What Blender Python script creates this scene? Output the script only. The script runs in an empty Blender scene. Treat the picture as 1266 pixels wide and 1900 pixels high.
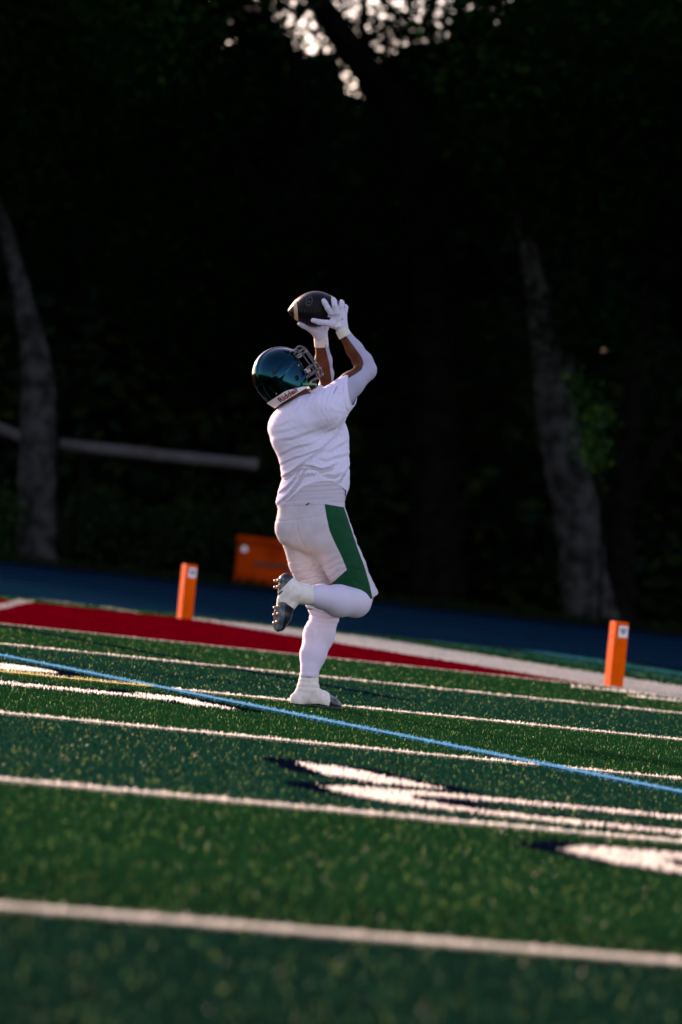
import bpy, math, random
import numpy as np
from mathutils import Vector, Matrix
SC = bpy.context.scene
COL = SC.collection
rng = np.random.default_rng(7)
random.seed(7)

# ------------------------------------------------------------------ survey of the place (metres)
F, HC, HZ, TH = 9833.54, 0.825857, -45.6012, 0.112602739   # focal length in photo pixels, eye height, horizon, roll
PSI, B0, A0 = 0.383137, 32.99657, 15.3809                 # field yaw, goal line, side line
CT, ST = math.cos(TH), math.sin(TH)
CP, SP = math.cos(PSI), math.sin(PSI)
YP = 25.12                                                # distance of the player

# ------------------------------------------------------------------ camera
cam = bpy.data.cameras.new('camera')
cam_o = bpy.data.objects.new('camera', cam)
COL.objects.link(cam_o)
pitch = math.atan(-HZ / F)
fw = Vector((0, math.cos(pitch), math.sin(pitch)))
r0 = Vector((1, 0, 0))
u0 = Vector((0, -math.sin(pitch), math.cos(pitch)))
rt = r0 * CT + u0 * ST
up = -r0 * ST + u0 * CT
M = Matrix((rt, up, -fw)).transposed().to_4x4()
M.translation = (0, 0, HC)
cam_o.matrix_world = M
cam.sensor_fit = 'VERTICAL'
cam.sensor_height = 36
cam.lens = 36 * F / 1900
cam.clip_start = 0.1
cam.clip_end = 3000
cam.dof.use_dof = True
cam.dof.focus_distance = 23.9
cam.dof.aperture_fstop = 3.7
SC.camera = cam_o

# ------------------------------------------------------------------ sky, sun, exposure
SUN_EL = math.radians(13)
SUN_DIR = Vector((-0.570, 0.822, 0)).normalized() * math.cos(SUN_EL) + Vector((0, 0, math.sin(SUN_EL)))
w = bpy.data.worlds.new('World')
SC.world = w
w.use_nodes = True
nt = w.node_tree
bg = nt.nodes['Background']
sky = nt.nodes.new('ShaderNodeTexSky')
sky.sky_type = 'NISHITA'
sky.sun_disc = False
sky.sun_elevation = SUN_EL
sky.sun_rotation = math.atan2(SUN_DIR.x, SUN_DIR.y)
sky.dust_density = 0.8
sky.ozone_density = 1.5
nt.links.new(sky.outputs[0], bg.inputs[0])
bg.inputs[1].default_value = 0.08
sun = bpy.data.lights.new('sun', 'SUN')
sun.energy = 2.2
sun.angle = math.radians(1.2)
sun.color = (1, .86, .68)
sun_o = bpy.data.objects.new('sun', sun)
sun_o.rotation_euler = SUN_DIR.to_track_quat('Z', 'Y').to_euler()
sun_o.location = (-20, 40, 30)
COL.objects.link(sun_o)
vs = SC.view_settings
vs.view_transform = 'Standard'
vs.look = 'None'
vs.gamma = 1
vs.use_curve_mapping = False
vs.exposure = 2.2
vs.use_white_balance = True          # camera white balance set for the warm evening light
vs.white_balance_temperature = 7500
vs.white_balance_tint = 44
SC.cycles.max_bounces = 6
SC.cycles.diffuse_bounces = 3
SC.cycles.glossy_bounces = 3
SC.cycles.transmission_bounces = 3
SC.cycles.sample_clamp_indirect = 4


# ------------------------------------------------------------------ coordinate helpers
def P(px, py, d=0.0, base=YP):
    u = px - 633.0
    v = 950.0 - py
    ur = u * CT - v * ST
    vr = u * ST + v * CT - HZ
    y = base + d
    return np.array((ur * y / F, y, HC + vr * y / F))


def proj(p):
    p = np.asarray(p)
    ur = p[..., 0] * F / p[..., 1]
    vr = (p[..., 2] - HC) * F / p[..., 1] + HZ
    u = ur * CT + vr * ST
    v = -ur * ST + vr * CT
    return 633 + u, 950 - v


def G(px, py):
    u = px - 633.0
    v = 950.0 - py
    ur = u * CT - v * ST
    vr = u * ST + v * CT - HZ
    y = -HC * F / vr
    return np.array((ur * y / F, y, 0.0))


def fld(a, b, z=0.0):
    """field coordinates (a from the side line, b from the goal line) to world"""
    a = np.asarray(a, float) + A0
    b = np.asarray(b, float) + B0
    return np.stack([a * CP - b * SP, a * SP + b * CP, np.zeros_like(a) + z], -1)


def to_fld(x, y):
    return x * CP + y * SP - A0, -x * SP + y * CP - B0


PX = 1 / 391.5      # a photo pixel at the player, in metres


# ------------------------------------------------------------------ materials
def mat(name, col, rough=.6, metal=0.0, spec=.5, noise=0.0, nscale=20.0, bump=0.0, bscale=200.0, coat=0.0,
        sheen=0.0, transl=0.0, attr=None, col2=None, arough=False, dirt=None, dscale=30.0, dpos=.62):
    m = bpy.data.materials.new(name)
    m.use_nodes = True
    t = m.node_tree
    b = t.nodes['Principled BSDF']
    b.inputs['Roughness'].default_value = rough
    b.inputs['Metallic'].default_value = metal
    b.inputs['Specular IOR Level'].default_value = spec
    b.inputs['Coat Weight'].default_value = coat
    b.inputs['Coat Roughness'].default_value = .06
    b.inputs['Sheen Weight'].default_value = sheen
    b.inputs['Base Color'].default_value = (*col, 1)
    src = None
    tc = t.nodes.new('ShaderNodeTexCoord')
    if attr:
        an = t.nodes.new('ShaderNodeAttribute')
        an.attribute_name = attr
        src = an.outputs['Color']
        if arough:
            t.links.new(an.outputs['Alpha'], b.inputs['Roughness'])
    if noise or col2:
        n = t.nodes.new('ShaderNodeTexNoise')
        n.inputs['Scale'].default_value = nscale
        n.inputs['Detail'].default_value = 5
        t.links.new(tc.outputs['Object'], n.inputs['Vector'])
        cr = t.nodes.new('ShaderNodeValToRGB')
        c2 = col2 if col2 else tuple(c * (1 - noise) for c in col)
        cr.color_ramp.elements[0].position = .38
        cr.color_ramp.elements[1].position = .62
        cr.color_ramp.elements[0].color = (*c2, 1)
        cr.color_ramp.elements[1].color = (*col, 1)
        t.links.new(n.outputs['Fac'], cr.inputs['Fac'])
        src = cr.outputs['Color']
    if dirt:
        nd = t.nodes.new('ShaderNodeTexNoise')
        nd.inputs['Scale'].default_value = dscale
        nd.inputs['Detail'].default_value = 8
        nd.inputs['Roughness'].default_value = .68
        t.links.new(tc.outputs['Object'], nd.inputs['Vector'])
        rd = t.nodes.new('ShaderNodeValToRGB')
        rd.color_ramp.elements[0].position = dpos
        rd.color_ramp.elements[1].position = dpos + .14
        rd.color_ramp.elements[0].color = (0, 0, 0, 1)
        rd.color_ramp.elements[1].color = (.8, .8, .8, 1)
        t.links.new(nd.outputs['Fac'], rd.inputs['Fac'])
        md_ = t.nodes.new('ShaderNodeMix')
        md_.data_type = 'RGBA'
        t.links.new(rd.outputs['Color'], md_.inputs[0])
        if src is not None:
            t.links.new(src, md_.inputs[6])
        else:
            md_.inputs[6].default_value = (*col, 1)
        md_.inputs[7].default_value = (*dirt, 1)
        src = md_.outputs[2]
    if src is not None:
        t.links.new(src, b.inputs['Base Color'])
    if bump:
        n2 = t.nodes.new('ShaderNodeTexNoise')
        n2.inputs['Scale'].default_value = bscale
        n2.inputs['Detail'].default_value = 4
        t.links.new(tc.outputs['Object'], n2.inputs['Vector'])
        bp = t.nodes.new('ShaderNodeBump')
        bp.inputs['Strength'].default_value = bump
        bp.inputs['Distance'].default_value = .01
        t.links.new(n2.outputs['Fac'], bp.inputs['Height'])
        t.links.new(bp.outputs['Normal'], b.inputs['Normal'])
    if transl:
        tr = t.nodes.new('ShaderNodeBsdfTranslucent')
        tr.inputs['Color'].default_value = (*[min(1, c * 1.5) for c in col], 1)
        if src is not None:
            t.links.new(src, tr.inputs['Color'])
        mx = t.nodes.new('ShaderNodeMixShader')
        mx.inputs[0].default_value = transl
        out = t.nodes['Material Output']
        t.links.new(b.outputs[0], mx.inputs[1])
        t.links.new(tr.outputs[0], mx.inputs[2])
        t.links.new(mx.outputs[0], out.inputs['Surface'])
    return m


MT = dict(
    soil=mat('soil', (.006, .006, .0045), .95, spec=0, noise=.5, nscale=3, bump=.5, bscale=8),
    turf_base=mat('turf_base', (.004, .012, .007), .95, spec=0, noise=.3, nscale=30),
    turf=mat('turf_fibre', (.03, .1, .04), .42, attr='col', transl=.2, spec=0),
    turf_glint=mat('turf_glint', (.3, .3, .06), .5, attr='col', transl=.35, spec=.2),
    white_fibre=mat('white_fibre', (.86, .80, .62), .6, transl=.42, spec=.0),
    border_fibre=mat('border_fibre', (.44, .45, .41), .8, transl=.2, spec=0, noise=.18, nscale=3),
    red_fibre=mat('red_fibre', (.17, .0004, .006), .8, noise=.2, nscale=6, spec=.0, transl=.15),
    blue_fibre=mat('blue_fibre', (.07, .34, .52), .5, transl=.25, spec=.02),
    navy_fibre=mat('navy_fibre', (.004, .007, .022), .8, spec=0),
    yellow_fibre=mat('yellow_fibre', (.6, .5, .12), .5, transl=.2),
    teal_fibre=mat('teal_fibre', (.008, .24, .25), .8, spec=0),
    track=mat('track_rubber', (.0007, .011, .026), .95, noise=.3, nscale=1.2, spec=.0),
    lane=mat('lane_paint', (.004, .050, .085), .9, spec=.0),
    orange=mat('orange_vinyl', (.86, .105, .0008), .6, spec=.02, dirt=(.30, .04, .004), dscale=16, dpos=.60, noise=.12, nscale=9, bump=.12, bscale=25),
    sticker=mat('sticker_white', (.72, .72, .74), .45),
    emblem=mat('emblem_navy', (.02, .025, .07), .5),
    box=mat('orange_plastic', (.42, .042, .003), .8, spec=.0, col2=(.26, .024, .001), nscale=2.5, bump=.2, bscale=12),
    box_dark=mat('box_slot', (.06, .012, .006), .7),
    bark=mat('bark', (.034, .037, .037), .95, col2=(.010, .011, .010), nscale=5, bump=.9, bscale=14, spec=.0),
    bark_shaded=mat('bark_shaded', (.007, .006, .006), .95, noise=.5, nscale=5, bump=.9, bscale=14, spec=.0),  # darkened copy of bark, deep-wood shade put into its colour
    leaf=mat('leaf', (.022, .045, .016), .6, transl=.4, attr='col', spec=.0),
    rail=mat('grey_rail', (.075, .075, .078), .8, spec=.1, noise=.3, nscale=4),
    post=mat('dark_post', (.004, .004, .004), .9, noise=.3, nscale=6, spec=.0),
    skin=mat('skin', (.135, .036, .013), .5, noise=.18, nscale=30, bump=.05, bscale=180, spec=.25),
    shirt=mat('shirt_cotton', (.74, .71, .86), .85, bump=.1, bscale=420, spec=.1),
    under=mat('undershirt_knit', (.56, .51, .58), .85, bump=.12, bscale=300, spec=.2),
    pants=mat('pants_knit', (.60, .56, .60), .8, col2=(.54, .50, .53), nscale=14, bump=.1, bscale=380, spec=.2, dirt=(.36, .31, .29), dscale=11, dpos=.60),
    green=mat('panel_green', (.001, .075, .032), .7, noise=.15, nscale=18, bump=.1, bscale=380, spec=.03),
    sock=mat('sock_knit', (.66, .62, .74), .75, bump=.1, bscale=400, spec=.25),
    black=mat('black_knit', (.012, .012, .013), .8),
    tape=mat('cloth_tape', (.86, .80, .72), .85, col2=(.76, .71, .63), nscale=45, bump=.25, bscale=160, spec=.15, dirt=(.24, .21, .18), dscale=55, dpos=.62),
    shoe=mat('shoe_black', (.012, .016, .022), .32, spec=.6),
    sole=mat('shoe_plate', (.09, .13, .15), .28, spec=.6, noise=.4, nscale=40),
    stud=mat('shoe_stud', (.32, .25, .17), .35),
    glove=mat('glove_knit', (.60, .58, .67), .7, bump=.12, bscale=500, spec=.25),
    glove_tab=mat('glove_tab', (.8, .79, .77), .5),
    cuff=mat('glove_cuff', (.72, .67, .58), .8, bump=.2, bscale=300),
    sleeve=mat('arm_sleeve_knit', (.40, .40, .52), .7, bump=.22, bscale=260, spec=.25),
    helmet=mat('helmet_paint', (.0010, .042, .062), .13, metal=1.0, coat=.0, spec=.3),
    helmet_in=mat('helmet_padding', (.012, .012, .013), .85),
    mask=mat('mask_steel', (.10, .105, .11), .25, metal=.6, spec=.6),
    clip=mat('mask_clip', (.3, .3, .31), .35),
    band=mat('helmet_band', (.76, .73, .68), .5),
    letter=mat('lettering_red', (.25, .012, .012), .5),
    strap=mat('strap_green', (.02, .28, .09), .5),
    ball=mat('ball_leather', (.008, .0025, .005), .38, bump=.3, bscale=480, spec=.16),
    ball_stripe=mat('ball_stripe', (.60, .40, .24), .5),
    ball_green=mat('ball_print_green', (.002, .032, .016), .6, spec=.2),
    ball_ring=mat('ball_print_grey', (.045, .075, .08), .6, spec=.2),
    eye=mat('eye_white', (.7, .68, .65), .3),
)


# ------------------------------------------------------------------ mesh helpers
def link(name, me, m=None, parent=None, smooth=False):
    o = bpy.data.objects.new(name, me)
    COL.objects.link(o)
    if m is not None and len(me.materials) == 0:
        me.materials.append(m)
    if parent is not None:
        o.parent = parent
    if smooth:
        me.shade_smooth()
    return o


def mesh_np(name, V, Fc, n=4):
    """fast mesh from arrays, all faces with n corners"""
    me = bpy.data.meshes.new(name)
    V = np.asarray(V, np.float32)
    Fc = np.asarray(Fc, np.int32)
    me.vertices.add(len(V))
    me.vertices.foreach_set('co', V.ravel())
    k = Fc.size
    me.loops.add(k)
    me.loops.foreach_set('vertex_index', Fc.ravel())
    me.polygons.add(k // n)
    me.polygons.foreach_set('loop_start', np.arange(0, k, n, dtype=np.int32))
    me.update(calc_edges=True)
    return me


def mesh_py(name, V, Fc):
    me = bpy.data.meshes.new(name)
    me.from_pydata([tuple(map(float, v)) for v in V], [], [list(map(int, f)) for f in Fc])
    me.update()
    return me


def tag(o, label=None, cat=None, group=None, kind=None):
    if label: o['label'] = label
    if cat: o['category'] = cat
    if group: o['group'] = group
    if kind: o['kind'] = kind
    return o


def sheet(name, poly_ab, z, m, kind='structure', label=None):
    V = [fld(a, b, z) for a, b in poly_ab]
    o = link(name, mesh_py(name, V, [range(len(V))]), m)
    tag(o, label=label, kind=kind)
    return o


def tube(path, radii, seg=10, wob=0.0, closed=True):
    path = [np.asarray(p, float) for p in path]
    V, Fc = [], []
    prev = None
    for i, p in enumerate(path):
        t = path[min(i + 1, len(path) - 1)] - path[max(i - 1, 0)]
        t /= np.linalg.norm(t) + 1e-9
        if prev is None:
            ref = np.array((0, 1.0, 0)) if abs(t[1]) < .9 else np.array((1.0, 0, 0))
        else:
            ref = prev
        n = ref - t * ref.dot(t)
        n /= np.linalg.norm(n) + 1e-9
        prev = n
        b = np.cross(t, n)
        for k in range(seg):
            a = 2 * math.pi * k / seg
            r = radii[i] * (1 + wob * (rng.random() - .5))
            V.append(p + r * (math.cos(a) * n + math.sin(a) * b))
        if i:
            for k in range(seg):
                k2 = (k + 1) % seg
                Fc.append(((i - 1) * seg + k, (i - 1) * seg + k2, i * seg + k2, i * seg + k))
    if closed:
        Fc.append(tuple(range(seg - 1, -1, -1)))
        Fc.append(tuple((len(path) - 1) * seg + k for k in range(seg)))
    return V, Fc


def smooth_path(pts, radii, n=6):
    """Catmull-Rom resample"""
    pts = np.array(pts, float)
    radii = np.array(radii, float)
    q = np.vstack([2 * pts[0] - pts[1], pts, 2 * pts[-1] - pts[-2]])
    out, ro = [], []
    for i in range(len(pts) - 1):
        for k in range(n):
            t = k / n
            p0, p1, p2, p3 = q[i:i + 4]
            out.append(.5 * ((2 * p1) + (-p0 + p2) * t + (2 * p0 - 5 * p1 + 4 * p2 - p3) * t * t + (-p0 + 3 * p1 - 3 * p2 + p3) * t ** 3))
            ro.append(radii[i] * (1 - t) + radii[i + 1] * t)
    out.append(pts[-1])
    ro.append(radii[-1])
    return out, ro


def join(parts):
    V, Fc = [], []
    for v, f in parts:
        k = len(V)
        V += list(v)
        Fc += [tuple(i + k for i in q) for q in f]
    return V, Fc


def boxvf(c, ax, ay, az, sx, sy, sz):
    """box with axes and half sizes"""
    c, ax, ay, az = (np.asarray(q, float) for q in (c, ax, ay, az))
    V = [c + i * sx * ax + j * sy * ay + k * sz * az for i in (-1, 1) for j in (-1, 1) for k in (-1, 1)]
    Fc = [(0, 1, 3, 2), (4, 6, 7, 5), (0, 4, 5, 1), (2, 3, 7, 6), (0, 2, 6, 4), (1, 5, 7, 3)]
    return V, Fc


def bevel(o, wd, seg=2):
    md = o.modifiers.new('bevel', 'BEVEL')
    md.width = wd
    md.segments = seg
    md.limit_method = 'ANGLE'
    return o


def poly_sd(poly, x, y):
    """signed distance to a polygon, negative inside"""
    poly = np.asarray(poly, float)
    d = np.full(np.shape(x), 1e18)
    s = np.ones(np.shape(x))
    n = len(poly)
    for i in range(n):
        ax, ay = poly[i]
        bx, by = poly[i - 1]
        ex, ey = bx - ax, by - ay
        wx, wy = x - ax, y - ay
        t = np.clip((wx * ex + wy * ey) / (ex * ex + ey * ey + 1e-12), 0, 1)
        d = np.minimum(d, (wx - ex * t) ** 2 + (wy - ey * t) ** 2)
        c1, c2, c3 = y >= ay, y < by, ex * wy > ey * wx
        s = np.where((c1 & c2 & c3) | (~c1 & ~c2 & ~c3), -s, s)
    return s * np.sqrt(d)


def line_d(pts, x, y):
    d = np.full(np.shape(x), 1e18)
    for (ax, ay), (bx, by) in zip(pts[:-1], pts[1:]):
        ex, ey = bx - ax, by - ay
        wx, wy = x - ax, y - ay
        t = np.clip((wx * ex + wy * ey) / (ex * ex + ey * ey + 1e-12), 0, 1)
        d = np.minimum(d, (wx - ex * t) ** 2 + (wy - ey * t) ** 2)
    return np.sqrt(d)


def line_dt(pts, x, y):
    """distance to a polyline and the position along it, 0..1"""
    seg = [math.hypot(b[0] - a[0], b[1] - a[1]) for a, b in zip(pts[:-1], pts[1:])]
    tot = sum(seg)
    best = np.full(np.shape(x), 1e18)
    tt = np.zeros(np.shape(x))
    run = 0
    for (a, b), sl in zip(zip(pts[:-1], pts[1:]), seg):
        ex, ey = b[0] - a[0], b[1] - a[1]
        wx, wy = x - a[0], y - a[1]
        t = np.clip((wx * ex + wy * ey) / (sl * sl + 1e-12), 0, 1)
        d = (wx - ex * t) ** 2 + (wy - ey * t) ** 2
        m = d < best
        best = np.where(m, d, best)
        tt = np.where(m, (run + t * sl) / tot, tt)
        run += sl
    return np.sqrt(best), tt


# ------------------------------------------------------------------ signed-distance modelling for the figure
def sd_cap(p, a, b, r1, r2, ys=1.0):
    a = np.asarray(a, np.float32)
    b = np.asarray(b, np.float32)
    q = p - a
    e = b - a
    if ys != 1.0:
        q = q * np.array((1, 1 / ys, 1), np.float32)
        e = e * np.array((1, 1 / ys, 1), np.float32)
    t = np.clip(q @ e / max(float(e @ e), 1e-9), 0, 1)
    return np.linalg.norm(q - t[:, None] * e, axis=1) - (r1 + (r2 - r1) * t)


def smin(a, b, k):
    h = np.clip(.5 + .5 * (b - a) / k, 0, 1)
    return b + (a - b) * h - k * h * (1 - h)


def chain(p, pts, k=.012, ys=1.0, off=0.0):
    """pts: (px, py, d, r_px)"""
    d = None
    for q0, q1 in zip(pts[:-1], pts[1:]):
        s = sd_cap(p, P(*q0[:3]), P(*q1[:3]), q0[3] * PX + off, q1[3] * PX + off, ys)
        d = s if d is None else smin(d, s, k)
    return d


def bounds(pts, pad):
    w_ = np.array([P(*q[:3]) for q in pts])
    r = max(q[3] for q in pts) * PX + pad
    return w_.min(0) - r, w_.max(0) + r


def surface(fn, lo, hi, h):
    """surface nets over a block-sparse grid; returns verts, tris"""
    lo = np.asarray(lo, float)
    hi = np.asarray(hi, float)
    B = 8
    nb = np.ceil((hi - lo) / (h * B)).astype(int) + 1
    n = nb * B
    D = np.ones(n, np.float32)
    bi = np.stack(np.meshgrid(*[np.arange(k) for k in nb], indexing='ij'), -1).reshape(-1, 3)
    cen = lo + (bi * B + (B - 1) / 2) * h
    dc = fn(cen.astype(np.float32))
    near = np.abs(dc) < h * B * 1.15 + .012
    for (i, j, k), dv in zip(bi[~near] * B, dc[~near]):
        D[i:i + B, j:j + B, k:k + B] = 1 if dv > 0 else -1
    loc = np.stack(np.meshgrid(*[np.arange(B)] * 3, indexing='ij'), -1).reshape(-1, 3)
    nbk = bi[near] * B
    step = 600
    for s in range(0, len(nbk), step):
        blk = nbk[s:s + step]
        idx = (blk[:, None, :] + loc[None]).reshape(-1, 3)
        val = fn((lo + idx * h).astype(np.float32))
        D[idx[:, 0], idx[:, 1], idx[:, 2]] = val
    sgn = D < 0
    c = np.zeros(np.array(n) - 1, np.int8)
    for i in (0, 1):
        for j in (0, 1):
            for k in (0, 1):
                c += sgn[i:n[0] - 1 + i, j:n[1] - 1 + j, k:n[2] - 1 + k]
    act = np.argwhere((c > 0) & (c < 8))
    vid = -np.ones(c.shape, np.int32)
    vid[tuple(act.T)] = np.arange(len(act))
    acc = np.zeros((len(act), 3))
    cnt = np.zeros(len(act))
    cor = [np.array(q) for q in ((0, 0, 0), (1, 0, 0), (0, 1, 0), (1, 1, 0), (0, 0, 1), (1, 0, 1), (0, 1, 1), (1, 1, 1))]
    vals = [D[tuple((act + q).T)] for q in cor]
    for a in range(8):
        for b in range(a + 1, 8):
            if np.abs(cor[a] - cor[b]).sum() != 1:
                continue
            m = (vals[a] < 0) != (vals[b] < 0)
            t = vals[a][m] / (vals[a][m] - vals[b][m])
            acc[m] += cor[a] + t[:, None] * (cor[b] - cor[a])
            cnt[m] += 1
    V = lo + (act + acc / cnt[:, None]) * h
    T = []
    for ax in range(3):
        o1, o2 = [(1, 2), (2, 0), (0, 1)][ax]
        sl0 = [slice(1, -1)] * 3
        s0 = sgn[1:-1, 1:-1, 1:-1]
        s1 = np.roll(sgn, -1, ax)[1:-1, 1:-1, 1:-1]
        e = np.argwhere(s0 != s1) + 1
        e = e[e[:, ax] < n[ax] - 2]
        if not len(e):
            continue
        fl = sgn[tuple(e.T)]
        u1 = np.zeros(3, int)
        u1[o1] = 1
        u2 = np.zeros(3, int)
        u2[o2] = 1
        q = np.stack([vid[tuple((e - u1 - u2).T)], vid[tuple((e - u2).T)], vid[tuple(e.T)], vid[tuple((e - u1).T)]], 1)
        ok = (q >= 0).all(1)
        q = q[ok]
        fl = fl[ok]
        q[~fl] = q[~fl][:, ::-1]
        T.append(q[:, [0, 1, 2]])
        T.append(q[:, [0, 2, 3]])
    return V, np.concatenate(T)


def clip_mesh(V, T, f):
    """keep the part of the mesh where f > 0, cutting triangles on the zero line"""
    f = np.where(np.abs(f) < 1e-7, 1e-7, f)
    pos = f > 0
    c = pos[T].sum(1)
    out = [T[c == 3]]
    newV = [V]
    nV = len(V)
    mixed = T[(c == 1) | (c == 2)]
    if len(mixed):
        cm = pos[mixed].sum(1)
        one = np.where((cm == 1)[:, None], pos[mixed], ~pos[mixed])
        k = one.argmax(1)
        ar = np.arange(len(mixed))
        a, b, d = mixed[ar, k], mixed[ar, (k + 1) % 3], mixed[ar, (k + 2) % 3]

        def cut(i, j):
            t = (f[i] / (f[i] - f[j]))[:, None]
            return V[i] + t * (V[j] - V[i])
        ed = np.concatenate([np.sort(np.stack([a, b], 1), 1), np.sort(np.stack([a, d], 1), 1)])
        un, inv = np.unique(ed, axis=0, return_inverse=True)
        inv = inv.ravel()
        newV.append(cut(un[:, 0], un[:, 1]))
        ab = nV + inv[:len(a)]
        ad = nV + inv[len(a):]
        o1 = cm == 1
        out.append(np.stack([a[o1], ab[o1], ad[o1]], 1))
        o2 = ~o1
        out.append(np.stack([b[o2], d[o2], ad[o2]], 1))
        out.append(np.stack([b[o2], ad[o2], ab[o2]], 1))
    V2 = np.concatenate(newV)
    T2 = np.concatenate(out)
    used, inv = np.unique(T2, return_inverse=True)
    return V2[used], inv.reshape(-1, 3)


def vnormals(V, T):
    n = np.cross(V[T[:, 1]] - V[T[:, 0]], V[T[:, 2]] - V[T[:, 0]])
    N = np.zeros_like(V)
    for k in range(3):
        np.add.at(N, T[:, k], n)
    return N / (np.linalg.norm(N, axis=1, keepdims=True) + 1e-12)


def fobj(name, V, T, m, parent, thick=0.0, off=-1):
    o = link(name, mesh_np(name, V, T, 3), m, parent, True)
    if thick:
        md = o.modifiers.new('thickness', 'SOLIDIFY')
        md.thickness = thick
        md.offset = off
    return o


def hit(px, py, fn, lift=0.0, d0=-.5, d1=.6, n=440):
    """first surface point of a solid met along the line of sight through a photo point"""
    px = np.atleast_1d(np.asarray(px, float))
    py = np.atleast_1d(np.asarray(py, float))
    ds = np.linspace(d0, d1, n)
    out = []
    for x, y in zip(px, py):
        pts = np.array([P(x, y, d) for d in (d0, d1)])
        line = pts[0] + (ds[:, None] - d0) / (d1 - d0) * (pts[1] - pts[0])
        v = fn(line.astype(np.float32)) - lift
        k = np.argmax(v < 0)
        if k == 0:
            k = int(np.argmin(v))
            out.append(line[k])
            continue
        t = v[k - 1] / (v[k - 1] - v[k])
        out.append(line[k - 1] + t * (line[k] - line[k - 1]))
    return np.array(out)


# ================================================================== SETTING
gnd = mesh_py('ground', [(-900, -300, -.03), (900, -300, -.03), (900, 1600, -.03), (-900, 1600, -.03)], [(0, 1, 2, 3)])
tag(link('ground', gnd, MT['soil']), kind='structure')
sheet('turf_field', [(-60, -60), (4.6, -60), (4.6, 10.0), (-60, 10.0)], 0.0, MT['turf_base'])
sheet('running_track', [(-60, 10.0), (4.6, 10.0), (4.6, -60), (60, -60), (60, 33.2), (-60, 33.2)], 0.004, MT['track'])

# ---- painted markings: test functions in field coordinates, first match wins
YD = 4.572
WL = .052     # half width of a yard line


def dig0(u, v):
    o = np.maximum(np.abs(u) / .56, 0)
    q = (np.abs(u) / .58) ** 2.6 + (np.abs(v - 1.0) / .98) ** 2.6 - 1
    i = (np.abs(u) / .37) ** 2.6 + (np.abs(v - 1.0) / .70) ** 2.6 - 1
    return np.maximum(q * .3, -i * .2)


def dig1(u, v):
    s = poly_sd([(-.16, 0), (.16, 0), (.16, 1.98), (-.1, 1.98), (-.42, 1.62), (-.42, 1.5), (-.16, 1.55)], u, v)
    return np.minimum(s, poly_sd([(-.42, 0), (.42, 0), (.42, .22), (-.42, .22)], u, v))


def dig2(u, v):
    return poly_sd([(-.56, 0), (.56, 0), (.56, .26), (-.18, .26), (.48, 1.02), (.57, 1.38), (.48, 1.75), (.2, 1.96), (-.2, 1.96), (-.47, 1.77),
                    (-.56, 1.42), (-.28, 1.42), (-.2, 1.62), (0, 1.7), (.2, 1.62), (.27, 1.36), (.18, 1.12), (-.56, .3)], u, v)


def number(fn, bc, abot):
    return lambda a, b: fn(b - bc, abot - a)


arrow = [to_fld(*G(*q)[:2]) for q in ((545, 1417), (640, 1428), (830, 1469), (700, 1457), (600, 1441))]
ARR = lambda a, b: poly_sd(arrow, a, b)
NUMS = [number(dig0, -17.21, -6.93), number(dig2, -19.40, -7.08), ARR,
        number(dig0, -8.22, -6.82), number(dig1, -10.5, -6.86)]


def navy_edge(fn, wd):
    return lambda a, b: (fn(a, b) < wd) & (fn(a, b) >= 0)


MARKS = []          # name, test, material, sheet outline
MARKS.append(('lacrosse_line', lambda a, b: np.abs(a + 6.6) < .05, 'blue_fibre', [(-6.65, -40), (-6.55, -40), (-6.55, 0), (-6.65, 0)]))
NUMNAMES = ['yard_number', 'yard_number', 'number_arrow', 'yard_number', 'yard_number']
for nm, fn in zip(NUMNAMES, NUMS):
    MARKS.append((nm, (lambda fn: lambda a, b: fn(a, b) < 0)(fn), 'white_fibre', None))
    MARKS.append((nm + '_outline', navy_edge(fn, .12), 'navy_fibre', None))
MARKS.append(('yellow_line', lambda a, b: (np.abs(b + 2 * YD + .02) < .05) & (a < -6.6), 'yellow_fibre', [(-30, -9.214), (-6.6, -9.214), (-6.6, -9.114), (-30, -9.114)]))
for k in range(0, 8):
    MARKS.append(('goal_line' if k == 0 else 'yard_line',
                  (lambda k: lambda a, b: (np.abs(b + k * YD) < WL * (1.0 if k == 0 else 1)) & (a < -.1))(k), 'white_fibre',
                  [(-60, -k * YD - WL), (0, -k * YD - WL), (0, -k * YD + WL), (-60, -k * YD + WL)]))
MARKS.append(('navy_line', lambda a, b: ((np.abs(a + 4.53) < .05) & (b > -7.25) & (b < -.1)), 'navy_fibre', [(-4.58, -7.2), (-4.48, -7.2), (-4.48, -.1), (-4.58, -.1)]))
MARKS.append(('navy_line', lambda a, b: (np.abs(b + 7.2) < .028) & (a < -4.5) & (a > -40), 'navy_fibre', [(-40, -7.22), (-4.53, -7.22), (-4.53, -7.18), (-40, -7.18)]))
for k in range(1, 31):
    if k % 5:
        q = -k * YD / 5
        MARKS.append(('hash_mark', (lambda q: lambda a, b: (np.abs(b - q) < .05) & (a > -.66) & (a < -.06))(q), 'white_fibre',
                      [(-.66, q - .05), (-.06, q - .05), (-.06, q + .05), (-.66, q + .05)]))
MARKS.append(('sideline_border', lambda a, b: (a >= -.02) & (a < 1.72) & (b < 8.6), 'border_fibre', [(0, -60), (1.72, -60), (1.72, 8.6), (0, 8.6)]))
_p, _q = to_fld(*G(0, 1128)[:2]), to_fld(*G(50, 1116)[:2])
_e = (_q[0] - (_q[0] - _p[0]) * 3, _q[1] - (_q[1] - _p[1]) * 3)
MARKS.append(('end_zone_mark', lambda a, b: line_d([_e, _q], a, b) < .07, 'border_fibre', None))
MARKS.append(('end_zone', lambda a, b: (a < -.02) & (b > WL) & (b < 8.15), 'red_fibre', [(-50, .05), (0, .05), (0, 8.15), (-50, 8.15)]))
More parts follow.
